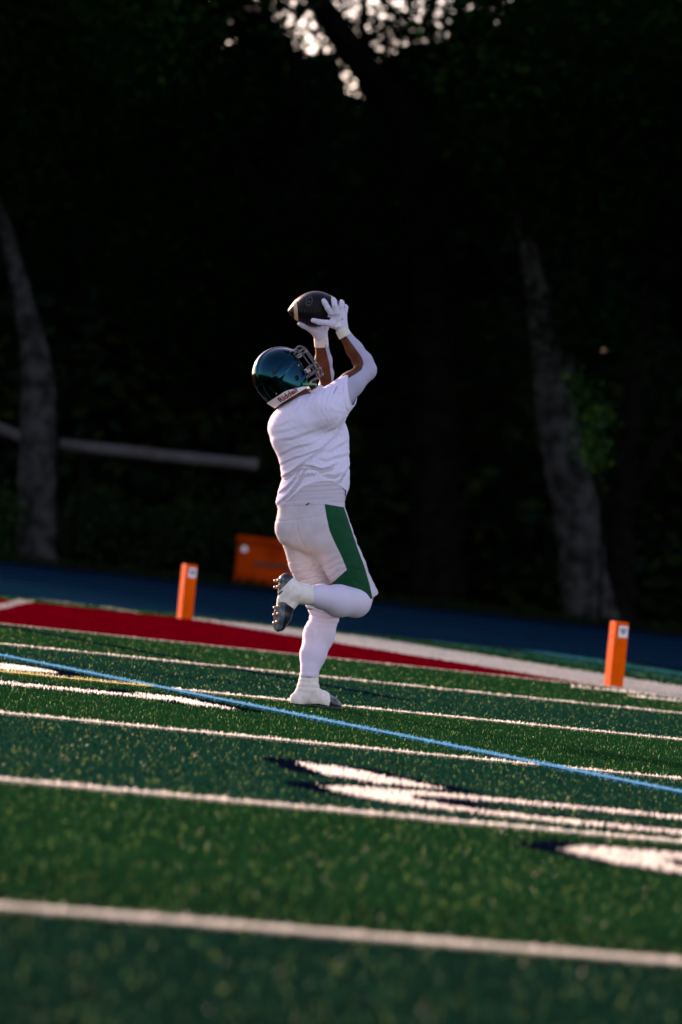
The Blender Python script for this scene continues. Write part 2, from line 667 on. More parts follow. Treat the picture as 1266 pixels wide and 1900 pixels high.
for p_, q_ in (((-.72, 9.86), (-.56, 9.45)), ((-.36, 9.36), (-.36, 8.66))):
    MARKS.append(('boundary_dash', (lambda p_, q_: lambda a, b: line_d([p_, q_], a, b) < .07)(p_, q_), 'border_fibre', None))
MARKS.append(('teal_line', lambda a, b: np.abs(a - 3.9) < .15, 'teal_fibre', [(3.75, -60), (4.05, -60), (4.05, 9.9), (3.75, 9.9)]))
MARKS.append(('teal_line', lambda a, b: np.abs(a - 2.9) < .04, 'teal_fibre', [(2.86, -60), (2.94, -60), (2.94, 9.9), (2.86, 9.9)]))


# ---- fibres: one curved blade each, sampled over the ground the photograph shows (and a margin)
def sample(y0, y1, dens, mar):
    n = int(dens * (y1 - y0) * ((y0 + y1) * .0645 + 2 * mar))
    y = y0 + (y1 - y0) * rng.random(n)
    hw = .0645 * y + mar
    wmax = .0645 * y1 + mar
    x = (rng.random(n) * 2 - 1) * wmax
    k = np.abs(x) < hw
    return x[k], y[k]


xs, ys, ws = [], [], []
for y0, y1, dens, wd in ((8.2, 12, 4600, .0024), (12, 16, 6600, .0028), (16, 21, 7600, .0034), (21, 27, 6800, .0040), (27, 33, 3500, .0055), (33, 39, 1900, .0075), (39, 48.5, 900, .011)):
    x, y = sample(y0, y1, dens, .55)
    xs.append(x)
    ys.append(y)
    ws.append(np.full(len(x), wd))
BX, BY, BW = map(np.concatenate, (xs, ys, ws))
BA, BB = to_fld(BX, BY)
keep = ~((BB > 9.9) | (BA > 4.5))
BX, BY, BW, BA, BB = (q[keep] for q in (BX, BY, BW, BA, BB))
ID = np.full(len(BX), -1)
ja = BA + rng.normal(0, .007, len(BA))
jb = BB + rng.normal(0, .007, len(BA))
for i, mk in enumerate(MARKS):
    m = (ID < 0) & mk[1](ja, jb)
    ID[m] = i


def blades(sel, hgt):
    n = int(sel.sum())
    x, y, wd = BX[sel], BY[sel], BW[sel]
    ang = rng.random(n) * 2 * np.pi
    ln = rng.random(n) ** .8 * hgt * .55
    h = hgt * (.55 + .6 * rng.random(n))
    w1 = wd * (.5 + .5 * rng.random(n)) * .5
    la = rng.random(n) * 2 * np.pi
    dx, dy = np.cos(ang), np.sin(ang)
    tx, ty = np.cos(la) * ln, np.sin(la) * ln
    V = np.empty((n, 4, 3), np.float32)
    V[:, 0] = np.stack([x - dx * w1, y - dy * w1, np.zeros(n) - .001], 1)
    V[:, 1] = np.stack([x + dx * w1, y + dy * w1, np.zeros(n) - .001], 1)
    w2 = w1 * .75
    V[:, 2] = np.stack([x + tx + dx * w2, y + ty + dy * w2, h + rng.normal(0, .003, n)], 1)
    V[:, 3] = np.stack([x + tx - dx * w2, y + ty - dy * w2, h], 1)
    Fc = np.arange(n * 4, dtype=np.int32).reshape(n, 4)
    return V.reshape(-1, 3), Fc


HG = .013
sel = ID < 0
V, Fc = blades(sel, HG)
me = mesh_np('turf_grass', V, Fc)
band = np.floor(BB[sel] / YD).astype(int) % 2 == 0
n = int(sel.sum())
c_light = np.array((.005, .061, .018))
c_dark = np.array((.003, .052, .030))
colr = np.where(band[:, None], c_dark, c_light) * (0.6 + .8 * rng.random((n, 1)))
odd = rng.random(n) < .05
colr[odd] = np.array((.16, .27, .065)) * (.6 + .8 * rng.random((int(odd.sum()), 1)))  # brighter yellow-green fibres: sun sparkle painted into their colour
rgh = np.ones((n, 1))
at = me.attributes.new('col', 'FLOAT_COLOR', 'FACE')
at.data.foreach_set('color', np.concatenate([colr, rgh], 1).astype(np.float32).ravel())
me.materials.append(MT['turf'])
me.materials.append(MT['turf_glint'])
me.polygons.foreach_set('material_index', odd.astype(np.int32))
tag(link('turf_grass', me), kind='stuff')
z_s = .004
for i, (nm, fn, mt, outl) in enumerate(MARKS):
    sel = ID == i
    if not sel.any():
        continue
    V, Fc = blades(sel, {'white_fibre': .0125 if nm == 'goal_line' else .021 if nm == 'hash_mark' else .0175 if nm.endswith('line') else .013, 'blue_fibre': .020, 'navy_fibre': .015, 'yellow_fibre': .022, 'red_fibre': .016}.get(mt, .016))
    V = [V]
    k = sum(len(q) for q in V)
    if outl:
        zs = .004 + .0002 * (len(MARKS) - i)
        V.append(np.array([fld(a, b, zs) for a, b in outl], np.float32))
        Fc = np.concatenate([Fc, np.array([[k, k + 1, k + 2, k + 3]], np.int32)])
    o = link(nm, mesh_np(nm, np.concatenate(V), Fc), MT[mt])
    tag(o, kind='structure')

# ---- faint lane lines on the blue surface
for b_, wd in ((10.5, .12), (11.3, .10), (12.5, .14), (13.7, .14), (15.2, .18), (17.2, .2), (19.6, .25), (22.6, .3), (26.2, .35)):
    sheet('lane_line', [(-50, b_ - wd), (50, b_ - wd), (50, b_ + wd), (-50, b_ + wd)], .009, MT['lane'])


# ================================================================== PYLONS
def pylon(base, lean, label):
    o = bpy.data.objects.new('goal_pylon', None)
    COL.objects.link(o)
    o.location = base
    tag(o, label, 'pylon', 'orange pylons at the end zone corners')
    ax = np.array((CP, SP, 0))
    ay = np.array((-SP, CP, 0))
    zz = np.array((0, 0, 1.0))
    hs = .0505
    V, Fc = [], []
    for j, (zh, s) in enumerate(((0.0, 1.0), (.02, 1.0), (.30, 1.005), (.305, .985), (.31, 1.0), (.452, .99), (.458, .93))):
        for i, k in ((-1, -1), (1, -1), (1, 1), (-1, 1)):
            V.append(i * hs * s * ax + k * hs * s * ay + zh * zz)
        if j:
            for q in range(4):
                Fc.append(((j - 1) * 4 + q, (j - 1) * 4 + (q + 1) % 4, j * 4 + (q + 1) % 4, j * 4 + q))
    Fc.append((3, 2, 1, 0))
    Fc.append(tuple(24 + q for q in range(4)))
    b = bevel(link('body', mesh_py('body', V, Fc), MT['orange'], o), .004, 2)
    c = .011 * ax - (hs + .0012) * ay + .392 * zz
    st = link('sticker', mesh_py('sticker', *boxvf(c, ax, ay, zz, .034, .0008, .040)), MT['sticker'], o)
    # crest: spread wings over a pointed tail, pale centre
    wing = [(-.024, .012), (-.018, .021), (-.008, .023), (0, .020), (.008, .023), (.018, .021), (.024, .012), (.014, -.002), (.008, -.012), (.004, -.020), (-.006, -.018), (-.008, -.008), (-.015, 0)]
    cc = c - .0016 * ay
    link('emblem', mesh_py('emblem', [cc + x * ax + z * zz for x, z in wing], [range(len(wing))]), MT['emblem'], st)
    oc = [(.009 * math.cos(t), .009 + .006 * math.sin(t)) for t in np.linspace(0, 2 * math.pi, 13)[:-1]]
    link('emblem_centre', mesh_py('emblem_centre', [cc - .0008 * ay + x * ax + z * zz for x, z in oc], [range(len(oc))]), MT['sticker'], st)
    o.rotation_euler = (0, lean, 0)
    return o


pylon(fld(.17, .22), math.radians(-1.0), 'larger orange pylon on the white border where the red paint ends, beside the leaning tree')
pylon(fld(-.14, 7.98), math.radians(-1.0), 'smaller orange pylon at the back edge of the red end zone, beside the orange box')

# ================================================================== ORANGE BOX
YB = 75.4
o = bpy.data.objects.new('equipment_box', None)
COL.objects.link(o)
bl = P(433, 1081, 0, YB)
bl[2] = 0
o.location = bl
tag(o, 'low orange plastic equipment box at the far edge of the blue track', 'box')
S = YB / F
ax = np.array((.96, -.28, 0))
ay = np.array((.28, .96, 0))
zz = np.array((0, 0, 1.0))
W2, D2 = .64, .32
bd = bevel(link('body', mesh_py('body', *boxvf(ax * W2 + ay * D2 + zz * .29, ax, ay, zz, W2, D2, .29)), MT['box'], o), .03, 3)
bevel(link('lid', mesh_py('lid', *boxvf(ax * W2 + ay * D2 + zz * .635, ax, ay, zz, W2 + .02, D2 + .02, .05)), MT['box'], o), .02, 3)
bevel(link('ledge', mesh_py('ledge', *boxvf(ax * W2 - ay * .008 + zz * .17, ax, ay, zz, W2 * .97, .012, .02)), MT['box'], o), .008)
bevel(link('slot', mesh_py('slot', *boxvf(ax * (W2 * .98) - ay * .006 + zz * .31, ax, ay, zz, .34, .008, .028)), MT['box_dark'], o), .004)
V = [ax * (.11 + .045 * math.cos(t)) + zz * (.5 + .045 * math.sin(t)) - ay * .004 for t in np.linspace(0, 2 * math.pi, 25)[:-1]]
link('round_sticker', mesh_py('round_sticker', V, [range(24)]), MT['sticker'], o)

# ================================================================== RAIL BESIDE THE LEFT TREE
YR = 77.2


def rail(name, p0, p1, r, label):
    o = bpy.data.objects.new(name, None)
    COL.objects.link(o)
    a, b = P(*p0, 0, YR), P(*p1, 0, YR)
    o.location = (a[0], a[1], 0)
    tag(o, label, 'rail')
    off = np.array((a[0], a[1], 0))
    V, Fc = tube(*smooth_path([a - off, (a + b) / 2 - off + np.array((0, 0, -.012)), b - off], [r, r * 1.05, r], 5), 14, .03)
    link('beam', mesh_py('beam', V, Fc), MT['rail'], o, True)
    for t in (.12, .86):
        q = a + (b - a) * t - off
        q = q + np.array((0, .18, 0))
        V, Fc = tube([(q[0], q[1], 0), (q[0], q[1], q[2] + .04)], [.03, .03], 10)
        link('post', mesh_py('post', V, Fc), MT['post'], o, True)
        V, Fc = boxvf((q[0], q[1] - .09, q[2]), (1, 0, 0), (0, 1, 0), (0, 0, 1), .03, .1, .03)
        link('bracket', mesh_py('bracket', V, Fc), MT['post'], o)
    return o


rail('wooden_rail', (112, 824), (479, 862), .085, 'long pale grey rail right of the left trunk, above the dark hedge')
rail('wooden_rail', (-150, 735), (44, 812), .085, 'short sloping grey rail at the edge, left of the left trunk')


# ================================================================== TREES
def leaves(name, cen, size, cols, m, parent=None, aspect=.5):
    n = len(cen)
    a = rng.normal(size=(n, 3))
    a[:, 2] *= .6
    a /= np.linalg.norm(a, axis=1, keepdims=True)
    b = np.cross(a, rng.normal(size=(n, 3)))
    b /= np.linalg.norm(b, axis=1, keepdims=True)
    s = size * (.6 + .8 * rng.random((n, 1)))
    V = np.stack([cen - a * s, cen + b * s * aspect, cen + a * s, cen - b * s * aspect], 1)
    me = mesh_np(name, V.reshape(-1, 3), np.arange(4 * n).reshape(n, 4))
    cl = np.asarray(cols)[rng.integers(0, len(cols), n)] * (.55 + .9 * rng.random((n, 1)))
    at = me.attributes.new('col', 'FLOAT_COLOR', 'FACE')
    at.data.foreach_set('color', np.concatenate([cl, np.ones((n, 1))], 1).astype(np.float32).ravel())
    return link(name, me, m, parent)


def gap(p):
    """opening between the crowns where the evening sky shows: True keeps the leaf"""
    x, z = p[:, 0], p[:, 2]
    k = 77 / p[:, 1]
    xx = x * k
    zz_ = (z - HC) * k + HC
    e = ((xx + 1.05) / 1.55) ** 2 + ((zz_ - 8.15) / 1.15) ** 2
    e2 = ((xx + 2.55) / .32) ** 2 + ((zz_ - 6.85) / .16) ** 2
    e3 = ((xx - .9) / .25) ** 2 + ((zz_ - 7.5) / .3) ** 2
    n = .35 * np.sin(xx * 5.1 + 1) * np.sin(zz_ * 6.3) + .25 * np.sin(xx * 13 + 2) * np.sin(zz_ * 11 + 1)
    g = np.minimum(np.minimum(e, e2), e3) + n
    pr = np.clip((g - .1) / .75, .86, 1)
    return rng.random(len(p)) < pr


def clusters(ell, nclump, per, spread, carve=True):
    """leaf clumps through ellipsoids (cx, cy, cz, rx, ry, rz, weight)"""
    out = []
    wt = np.array([e[6] for e in ell], float)
    for e, k in zip(ell, np.round(nclump * wt / wt.sum()).astype(int)):
        d = rng.normal(size=(k, 3))
        d /= np.linalg.norm(d, axis=1, keepdims=True)
        r = rng.random((k, 1)) ** .42
        c = np.array(e[:3]) + d * r * np.array(e[3:6])
        out.append((c[:, None] + rng.normal(size=(k, per, 3)) * np.array(spread)).reshape(-1, 3))
    c = np.concatenate(out)
    c = c[c[:, 2] > .1]
    return c[gap(c)] if carve else c


DARK = [(.0010, .010, .0032), (.0018, .012, .0022), (.0008, .009, .0042), (.0030, .015, .0020)]  # greens kept below real leaf tone, woodland shade is in the colour


def tree(base_px, path, label, ell, nclump, per, spread, size, y, bark='bark', limbs=(), wob=.10):
    o = bpy.data.objects.new('broadleaf_tree', None)
    COL.objects.link(o)
    pts = [P(q[0], q[1], q[3] if len(q) > 3 else 0, y) for q in path]
    pts[0][2] = -.05
    off = np.array((pts[0][0], pts[0][1], 0))
    o.location = off
    tag(o, label, 'tree', 'trees behind the track')
    rad = [q[2] * y / F for q in path]
    sp, sr = smooth_path([p - off for p in pts], rad, 7)
    parts = [tube(sp, sr, 18, wob)]
    link('trunk', mesh_py('trunk', *parts[0]), MT[bark], o, True)
    for lb in limbs:
        lp = [P(q[0], q[1], q[3] if len(q) > 3 else 0, y) - off for q in lb]
        sp, sr = smooth_path(lp, [q[2] * y / F for q in lb], 6)
        link('limb', mesh_py('limb', *tube(sp, sr, 12, wob)), MT[bark], o, True)
    c = clusters(ell, nclump, per, spread)
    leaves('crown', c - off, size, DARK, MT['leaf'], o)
    return o


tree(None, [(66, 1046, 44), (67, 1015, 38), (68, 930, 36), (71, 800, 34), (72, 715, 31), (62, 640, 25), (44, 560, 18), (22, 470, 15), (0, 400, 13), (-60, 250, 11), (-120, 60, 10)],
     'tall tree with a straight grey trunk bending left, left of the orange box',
     [(-5, 68.5, 11.6, 6, 5, 2.6, 3), (-5.5, 75, 9.5, 4.5, 5.5, 3.6, 3), (-5.2, 74.2, 6.8, 1.9, .9, 1.3, .8), (-3.5, 73, 11.5, 3.5, 4.5, 2.5, 2), (-4.2, 79, 6.6, 2.6, 2.5, 1.5, 1)], 1350, 46, (.34, .34, .26), .075, 75.5,  # first clump is an unseen overhang, added to shade the trunks
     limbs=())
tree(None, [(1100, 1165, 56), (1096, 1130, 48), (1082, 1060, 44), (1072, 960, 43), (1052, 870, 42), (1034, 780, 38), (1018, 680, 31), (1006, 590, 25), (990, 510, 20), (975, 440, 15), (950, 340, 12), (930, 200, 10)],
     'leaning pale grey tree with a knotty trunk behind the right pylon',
     [(4, 68.5, 11.8, 6, 5, 2.6, 3), (3.8, 74, 10, 4.5, 5.5, 3.6, 3), (2.6, 75.0, 6.7, 1.5, .8, 1.3, .9), (3.3, 75.3, 4.2, .9, .5, .7, .12), (5.5, 77, 7.2, 3.2, 3, 2.4, 2), (2.6, 79, 7.2, 2.2, 2.2, 1.7, 1)], 1400, 46, (.34, .34, .26), .075, 76.5,  # leading clump added above the view to block sky light from the trunks
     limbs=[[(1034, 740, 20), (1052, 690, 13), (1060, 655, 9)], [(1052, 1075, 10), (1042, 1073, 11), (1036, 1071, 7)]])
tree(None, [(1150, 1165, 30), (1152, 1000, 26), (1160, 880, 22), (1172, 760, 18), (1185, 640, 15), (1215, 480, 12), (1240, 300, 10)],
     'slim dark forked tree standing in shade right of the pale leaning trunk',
     [(6.5, 81, 8.5, 3.2, 3, 3.4, 2)], 420, 42, (.34, .34, .26), .08, 80, bark='bark_shaded',
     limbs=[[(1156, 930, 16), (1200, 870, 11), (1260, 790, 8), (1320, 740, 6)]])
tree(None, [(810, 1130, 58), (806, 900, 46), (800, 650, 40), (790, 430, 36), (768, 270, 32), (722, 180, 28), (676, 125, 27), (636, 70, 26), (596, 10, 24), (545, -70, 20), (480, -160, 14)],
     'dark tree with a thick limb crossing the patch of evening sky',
     [(1.6, 84, 8.4, 2.8, 2.6, 2.4, 3), (-2.8, 84, 10.6, 3.5, 3, 1.8, 2), (3.5, 83, 11.5, 3.5, 3, 2.4, 2), (-1, 83, 4.6, 3, 2, 1.7, 2)], 1100, 44, (.34, .34, .26), .08, 82, bark='bark_shaded',
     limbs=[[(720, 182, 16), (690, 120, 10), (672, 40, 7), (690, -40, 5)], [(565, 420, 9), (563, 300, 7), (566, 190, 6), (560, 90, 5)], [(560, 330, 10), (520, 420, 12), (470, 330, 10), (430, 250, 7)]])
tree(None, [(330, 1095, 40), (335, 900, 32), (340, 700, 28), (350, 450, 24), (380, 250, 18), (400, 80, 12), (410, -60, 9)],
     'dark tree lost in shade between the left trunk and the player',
     [(-3.6, 87, 8.6, 3.0, 2.5, 3.0, 3), (-3.0, 86, 4.2, 2.8, 2, 2.2, 2)], 800, 44, (.36, .36, .28), .085, 86, bark='bark_shaded')
# beyond the frame on both sides the row goes on
for k, (x, y, h_) in enumerate([(-12, 77, 9), (-19, 80, 10), (12, 80, 9), (19, 83, 10), (26, 85, 9.5)]):
    bx, by = [float(q) for q in proj(np.array((x, y, 0.0)))]
    tree(None, [(bx, by, 50), (bx, by - 300, 36), (bx + 30, by - 700, 26), (bx + 10, by - 1100, 12)],
         'broad tree of the row, outside the view' if k < 0 else ['thick tree next along the row past the left edge', 'last tree of the row past the left edge', 'thick tree next along the row past the right edge', 'second tree along the row past the right edge', 'last tree of the row past the right edge'][k],
         [(x, y, h_, 4.2, 4, 4.0, 1), (x, y, h_ * .5, 3, 3, 2, .4)], 260, 30, (.5, .5, .4), .16, y, bark='bark_shaded')

# far wood behind, one mass, lower where the sky shows
n = 112000
x = rng.uniform(-26, 26, n)
y = rng.uniform(92, 108, n)
top = 9.4 + 3.0 * np.clip((np.abs(x + 1.2) - 2.0) / 2.2, 0, 1) + .5 * np.sin(x * 2.1) + .35 * np.sin(x * 4.7 + 1)
z = rng.random(n) ** .8 * top * (y / 98)
c = np.stack([x, y, z], 1)
c = c[gap(c)]
DIM = [(.008, .022, .011), (.011, .024, .008), (.005, .018, .012), (.016, .028, .007)]  # also lowered, shade of the wood put into these greens
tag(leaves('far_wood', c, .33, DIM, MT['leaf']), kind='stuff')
# dark understorey just behind the trunks
n = 40000
x = rng.uniform(-16, 16, n)
y = rng.uniform(83.5, 90, n)
z = rng.random(n) * (4.4 + .9 * np.sin(x * 1.3) + .5 * np.sin(x * 3.1))
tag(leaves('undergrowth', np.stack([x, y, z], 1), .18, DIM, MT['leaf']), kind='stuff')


def shrub(name, ell, nclump, per, spread, size, cols, label, stems):
    o = bpy.data.objects.new(name, None)
    COL.objects.link(o)
    off = np.array((ell[0][0], ell[0][1], 0))
    o.location = off
    tag(o, label, 'shrub')
    leaves('foliage', clusters(ell, nclump, per, spread, False) - off, size, cols, MT['leaf'], o, .55)
    for s in stems:
        sp, sr = smooth_path([np.asarray(q[:3]) - off for q in s], [q[3] for q in s], 4)
        link('stem', mesh_py('stem', *tube(sp, sr, 8)), MT['bark_shaded'], o, True)
    return o


BR = [(.020, .095, .016), (.040, .115, .012), (.010, .07, .028)]
ys_ = 75.6
cs = [P(1078, 735, 0, ys_), P(1100, 785, 0, ys_), P(1118, 770, 0, ys_), P(1092, 830, 0, ys_), P(1066, 705, 0, ys_), P(1110, 860, 0, ys_)]
rs = [.20, .24, .15, .16, .10, .15]
b0 = P(1112, 1160, 0, ys_)
shrub('sapling', [(*c_, r_, .2, r_, r_) for c_, r_ in zip(cs, rs)], 56, 9, (.09, .07, .09), .042, BR,
      'bright green leafy shoots growing beside the leaning trunk',
      [[(b0[0], ys_, 0, .03), (*P(1116, 1000, 0, ys_), .022), (*P(1108, 860, 0, ys_), .016), (*P(1090, 760, 0, ys_), .008)]])
for (x0, x1, yt, nm, lab) in [(120, 230, 905, 'hedge_shrub', 'dark rounded shrub under the pale rail, next to the left trunk'), (235, 380, 925, 'hedge_shrub', 'dark broad shrub under the middle of the pale rail'),
                              (385, 530, 915, 'hedge_shrub', 'dark shrub under the end of the pale rail, above the orange box')]:
    c0 = P((x0 + x1) / 2, yt + 75, 0, 79)
    shrub(nm, [(c0[0], 79, c0[2], (x1 - x0) / 2 / 125, .6, .55, 1), (c0[0], 79, .35, (x1 - x0) / 2 / 125, .6, .4, 1)], 130, 22, (.14, .14, .11), .06, DIM, lab,
          [[(c0[0], 79, 0, .03), (c0[0] + .05, 79, .9, .015)]])
c0 = P(2, 960, 0, 74.8)
shrub('fern_shrub', [(c0[0], 74.8, c0[2], .28, .3, .42, 1), (c0[0] - .2, 74.8, .3, .4, .3, .3, 1)], 60, 14, (.08, .08, .1), .07, [(.010, .034, .010)],
      'green shrub at the picture edge left of the left trunk', [[(c0[0], 74.8, 0, .02), (c0[0], 74.8, .7, .01)]])
# rough grass along the far edge of the track
n = 9000
a = rng.uniform(-14, 30, n)
b = 33.25 + rng.random(n) ** 2 * 2.2
q = fld(a, b)
h_ = rng.uniform(.03, .16, n)
V = np.empty((n, 4, 3))
V[:, 0] = q - np.array((.012, 0, .03))
V[:, 1] = q + np.array((.012, 0, -.03))
lx = rng.normal(0, .04, n)
V[:, 2] = q + np.stack([lx + .004, rng.normal(0, .04, n), h_], 1)
V[:, 3] = V[:, 2] - np.array((.008, 0, 0))
me = mesh_np('rough_grass', V.reshape(-1, 3), np.arange(4 * n).reshape(n, 4))
at = me.attributes.new('col', 'FLOAT_COLOR', 'FACE')
at.data.foreach_set('color', np.concatenate([np.array((.007, .013, .005)) * (.5 + rng.random((n, 1))), np.ones((n, 1))], 1).astype(np.float32).ravel())
tag(link('rough_grass', me, MT['leaf']), kind='stuff')

# ================================================================== THE PLAYER
# ---- joints: photo point, depth (m, away from the eye), radius in photo pixels
SHOULDER_R = (611, 752, -.07)
R_ARM = [(606, 758, -.08, 30), (652, 712, .0, 22.5), (680, 687, .07, 17.5), (673, 671, .07, 17.5), (657.5, 648, .055, 15), (637, 617, .04, 10.8)]
L_ARM = [(556, 760, .12, 30), (590, 738, .24, 20), (605, 722, .32, 13), (605.5, 694, .30, 12.8), (600, 669, .27, 15), (597, 640, .22, 12)]
R_LEG = [(600, 972, -.03, 48), (640, 1050, .0, 37), (672, 1106, .02, 29), (662, 1116, -.02, 28), (628, 1115, -.10, 29), (596, 1107, -.18, 21.5), (566, 1103, -.26, 16.5)]
L_LEG = [(560, 975, .06, 45), (573, 1040, .10, 37), (588, 1095, .13, 32), (604, 1140, .14, 26), (592, 1178, .10, 28.5), (581, 1215, .05, 23.5), (573, 1253, .01, 16)]
HEAD_C = P(521, 700, .03)
az = math.radians(24)
fx = np.array((.85 * CT - .53 * ST, 0, .53 * CT + .85 * ST))   # face direction in the picture plane, levelled
fx /= np.linalg.norm(fx)
FH = np.array((fx[0] * math.cos(az), math.sin(az), fx[2] * math.cos(az)))
FH /= np.linalg.norm(FH)
RH = np.cross(FH, (0, 0, 1.0))
ux = np.array((-.53 * CT - .85 * ST, 0, .85 * CT - .53 * ST))
UH = ux - FH * ux.dot(FH)
UH /= np.linalg.norm(UH)
RH = np.cross(FH, UH)            # the player's right, towards the eye


def HL(f, l, u):
    """helmet frame: forward, left, up (m)"""
    return HEAD_C + f * FH - l * RH + u * UH


def hloc(p):
    q = p - HEAD_C.astype(np.float32)
    return q @ FH.astype(np.float32), -(q @ RH.astype(np.float32)), q @ UH.astype(np.float32)


def sd_ell(f, l, u, c, r):
    k = np.sqrt(((f - c[0]) / r[0]) ** 2 + ((l - c[1]) / r[1]) ** 2 + ((u - c[2]) / r[2]) ** 2)
    return (k - 1) * min(r)


def torso(p, off=0.0):
    d = sd_cap(p, P(572, 806, 0), P(584, 868, .0), 70 * PX + off, 58 * PX + off, .78)
    d = smin(d, sd_cap(p, P(584, 868, 0), P(579, 937, .0), 58 * PX + off, 62 * PX + off, .78), .03)
    d = smin(d, sd_cap(p, P(536, 790, .05), P(560, 770, .08), 36 * PX + off, 38 * PX + off), .05)
    d = smin(d, sd_cap(p, P(585, 775, -.03), P(606, 760, -.06), 44 * PX + off, 34 * PX + off), .05)
    return d


def hips(p, off=0.0):
    d = sd_cap(p, P(578, 935, 0), P(574, 968, .0), 61 * PX + off, 60 * PX + off, .82)
    d = smin(d, sd_cap(p, P(589, 985, -.055), P(590, 992, -.055), 38 * PX + off, 38 * PX + off), .03)
    d = smin(d, sd_cap(p, P(539, 982, -.02), P(541, 990, -.02), 27 * PX + off, 26 * PX + off), .03)
    return d


FOOT0 = G(551, 1312)
TD = np.array((.80, .60, 0.0))
TN = np.array((.60, -.80, 0.0))


def lfoot(p, off=0.0):
    pts = [(-.004, .037, .030), (.075, .056, .039), (.15, .042, .040), (.20, .030, .031), (.235, .024, .023)]
    d = None
    for (t0, z0, q0), (t1, z1, q1) in zip(pts[:-1], pts[1:]):
        s = sd_cap(p, FOOT0 + TD * t0 + np.array((0, 0, z0)), FOOT0 + TD * t1 + np.array((0, 0, z1)), q0 + off, q1 + off)
        d = s if d is None else smin(d, s, .02)
    return d


SN = np.array((-.80, -.52, -.10))
SN /= np.linalg.norm(SN)          # sole of the raised foot faces this way
RF = [(532, 1077, -.275, 13.5), (534, 1097, -.272, 15), (532, 1120, -.268, 15), (525, 1142, -.265, 14.5), (519, 1160, -.262, 11.5)]


def rfoot(p, off=0.0):
    return chain(p, RF, .02, 1.0, off)


def ankle_r(p, off=0.0):
    d = chain(p, [(585, 1104.5, -.21, 19), (566, 1103, -.26, 17), (545, 1100, -.27, 18)], .02, 1.0, off)
    return smin(d, chain(p, [(545, 1096, -.272, 18), (535, 1112, -.268, 15)], .02, 1.0, off), .02)


def ankle_l(p, off=0.0):
    A = P(575.5, 1232, .025)
    Bp = FOOT0 + TD * .055 + np.array((0, 0, .085))
    d = sd_cap(p, A, Bp, 17 * PX + off, 18 * PX + off)
    d = smin(d, sd_cap(p, P(571, 1266, .01), FOOT0 + TD * .004 + np.array((0, 0, .032)), 14 * PX + off, .027 + off), .02)
    return smin(d, sd_cap(p, Bp, FOOT0 + TD * .10 + np.array((0, 0, .055)), 17 * PX + off, .038 + off), .03)


def body_sd(p):
    f, l, u = hloc(p)
    d = sd_ell(f, l, u, (-.01, 0, .02), (.105, .078, .105))
    d = smin(d, sd_ell(f, l, u, (.035, 0, -.055), (.06, .055, .07)), .03)          # jaw
    d = smin(d, sd_ell(f, l, u, (.097, 0, -.018), (.020, .013, .022)), .015)         # nose
    d = smin(d, sd_ell(f, l, u, (.085, 0, .022), (.018, .05, .012)), .015)           # brow
    d = smin(d, sd_ell(f, l, u, (.088, 0, -.058), (.013, .025, .007)), .008)         # lips
    for s in (-1, 1):
        d = smin(d, sd_ell(f, l, u, (-.005, s * .08, -.01), (.018, .010, .03)), .008)    # ears
    d = smin(d, sd_cap(p, HL(-.02, 0, -.06), P(560, 748, .02), .056, .066), .03)
    d = smin(d, torso(p, -.034), .03)
    d = smin(d, hips(p, -.014), .03)
    d = smin(d, chain(p, R_ARM, .02, 1.0, -.001), .02)
    d = smin(d, chain(p, L_ARM, .02, 1.0, -.001), .02)
    d = smin(d, chain(p, R_LEG, .02, 1.0, -.022), .02)
    d = smin(d, chain(p, L_LEG, .02, 1.0, -.008), .02)
    d = smin(d, ankle_l(p, -.008), .02)
    d = smin(d, ankle_r(p, -.008), .02)
    d = smin(d, lfoot(p, -.008), .02)
    d = smin(d, rfoot(p, -.008), .02)
    # glove hands are shaped separately; wrists run into the palms
    d = smin(d, sd_cap(p, P(637, 617, .04), P(629, 599, .045), 9 * PX, 6 * PX), .01)
    d = smin(d, sd_cap(p, P(597, 640, .22), P(595, 622, .205), 10 * PX, 6 * PX), .01)
    return d


V, T = surface(body_sd, P(500, 1330, -.45) - np.array((.15, 0, .05)), np.array((P(720, 560, .5)[0] + .02, YP + .5, P(560, 570, 0)[2] + .05)), .0062)
person = fobj('person', V, T, MT['skin'], None)
tag(person, 'player in white shirt and dark teal helmet reaching up with both hands for the ball', 'person')
for s in (-1, 1):
    c = HL(.088, s * .032, .002)
    me = bpy.data.meshes.new('eye')
    import bmesh
    bm = bmesh.new()
    bmesh.ops.create_uvsphere(bm, u_segments=12, v_segments=8, radius=.012)
    bm.to_mesh(me)
    bm.free()
    e = link('eye', me, MT['eye'], person, True)
    e.location = c


# ---- fold helpers, in photo-pixel coordinates carried on the cloth
def ridge(s):
    return (1 - np.abs(np.sin(s))) ** 1.6


def g2(x, y, cx, cy, sx, sy):
    return np.exp(-(((x - cx) / sx) ** 2 + ((y - cy) / sy) ** 2))


SLV_P = P(654.5, 715, .0)
_e = P(656, 738, .0) - P(647, 692, .0)
SLV_N = np.array((_e[2], 0.28 * np.linalg.norm(_e), -_e[0]))
SLV_N = SLV_N * (1 if SLV_N[0] > 0 else -1)
SLV_N /= np.linalg.norm(SLV_N)


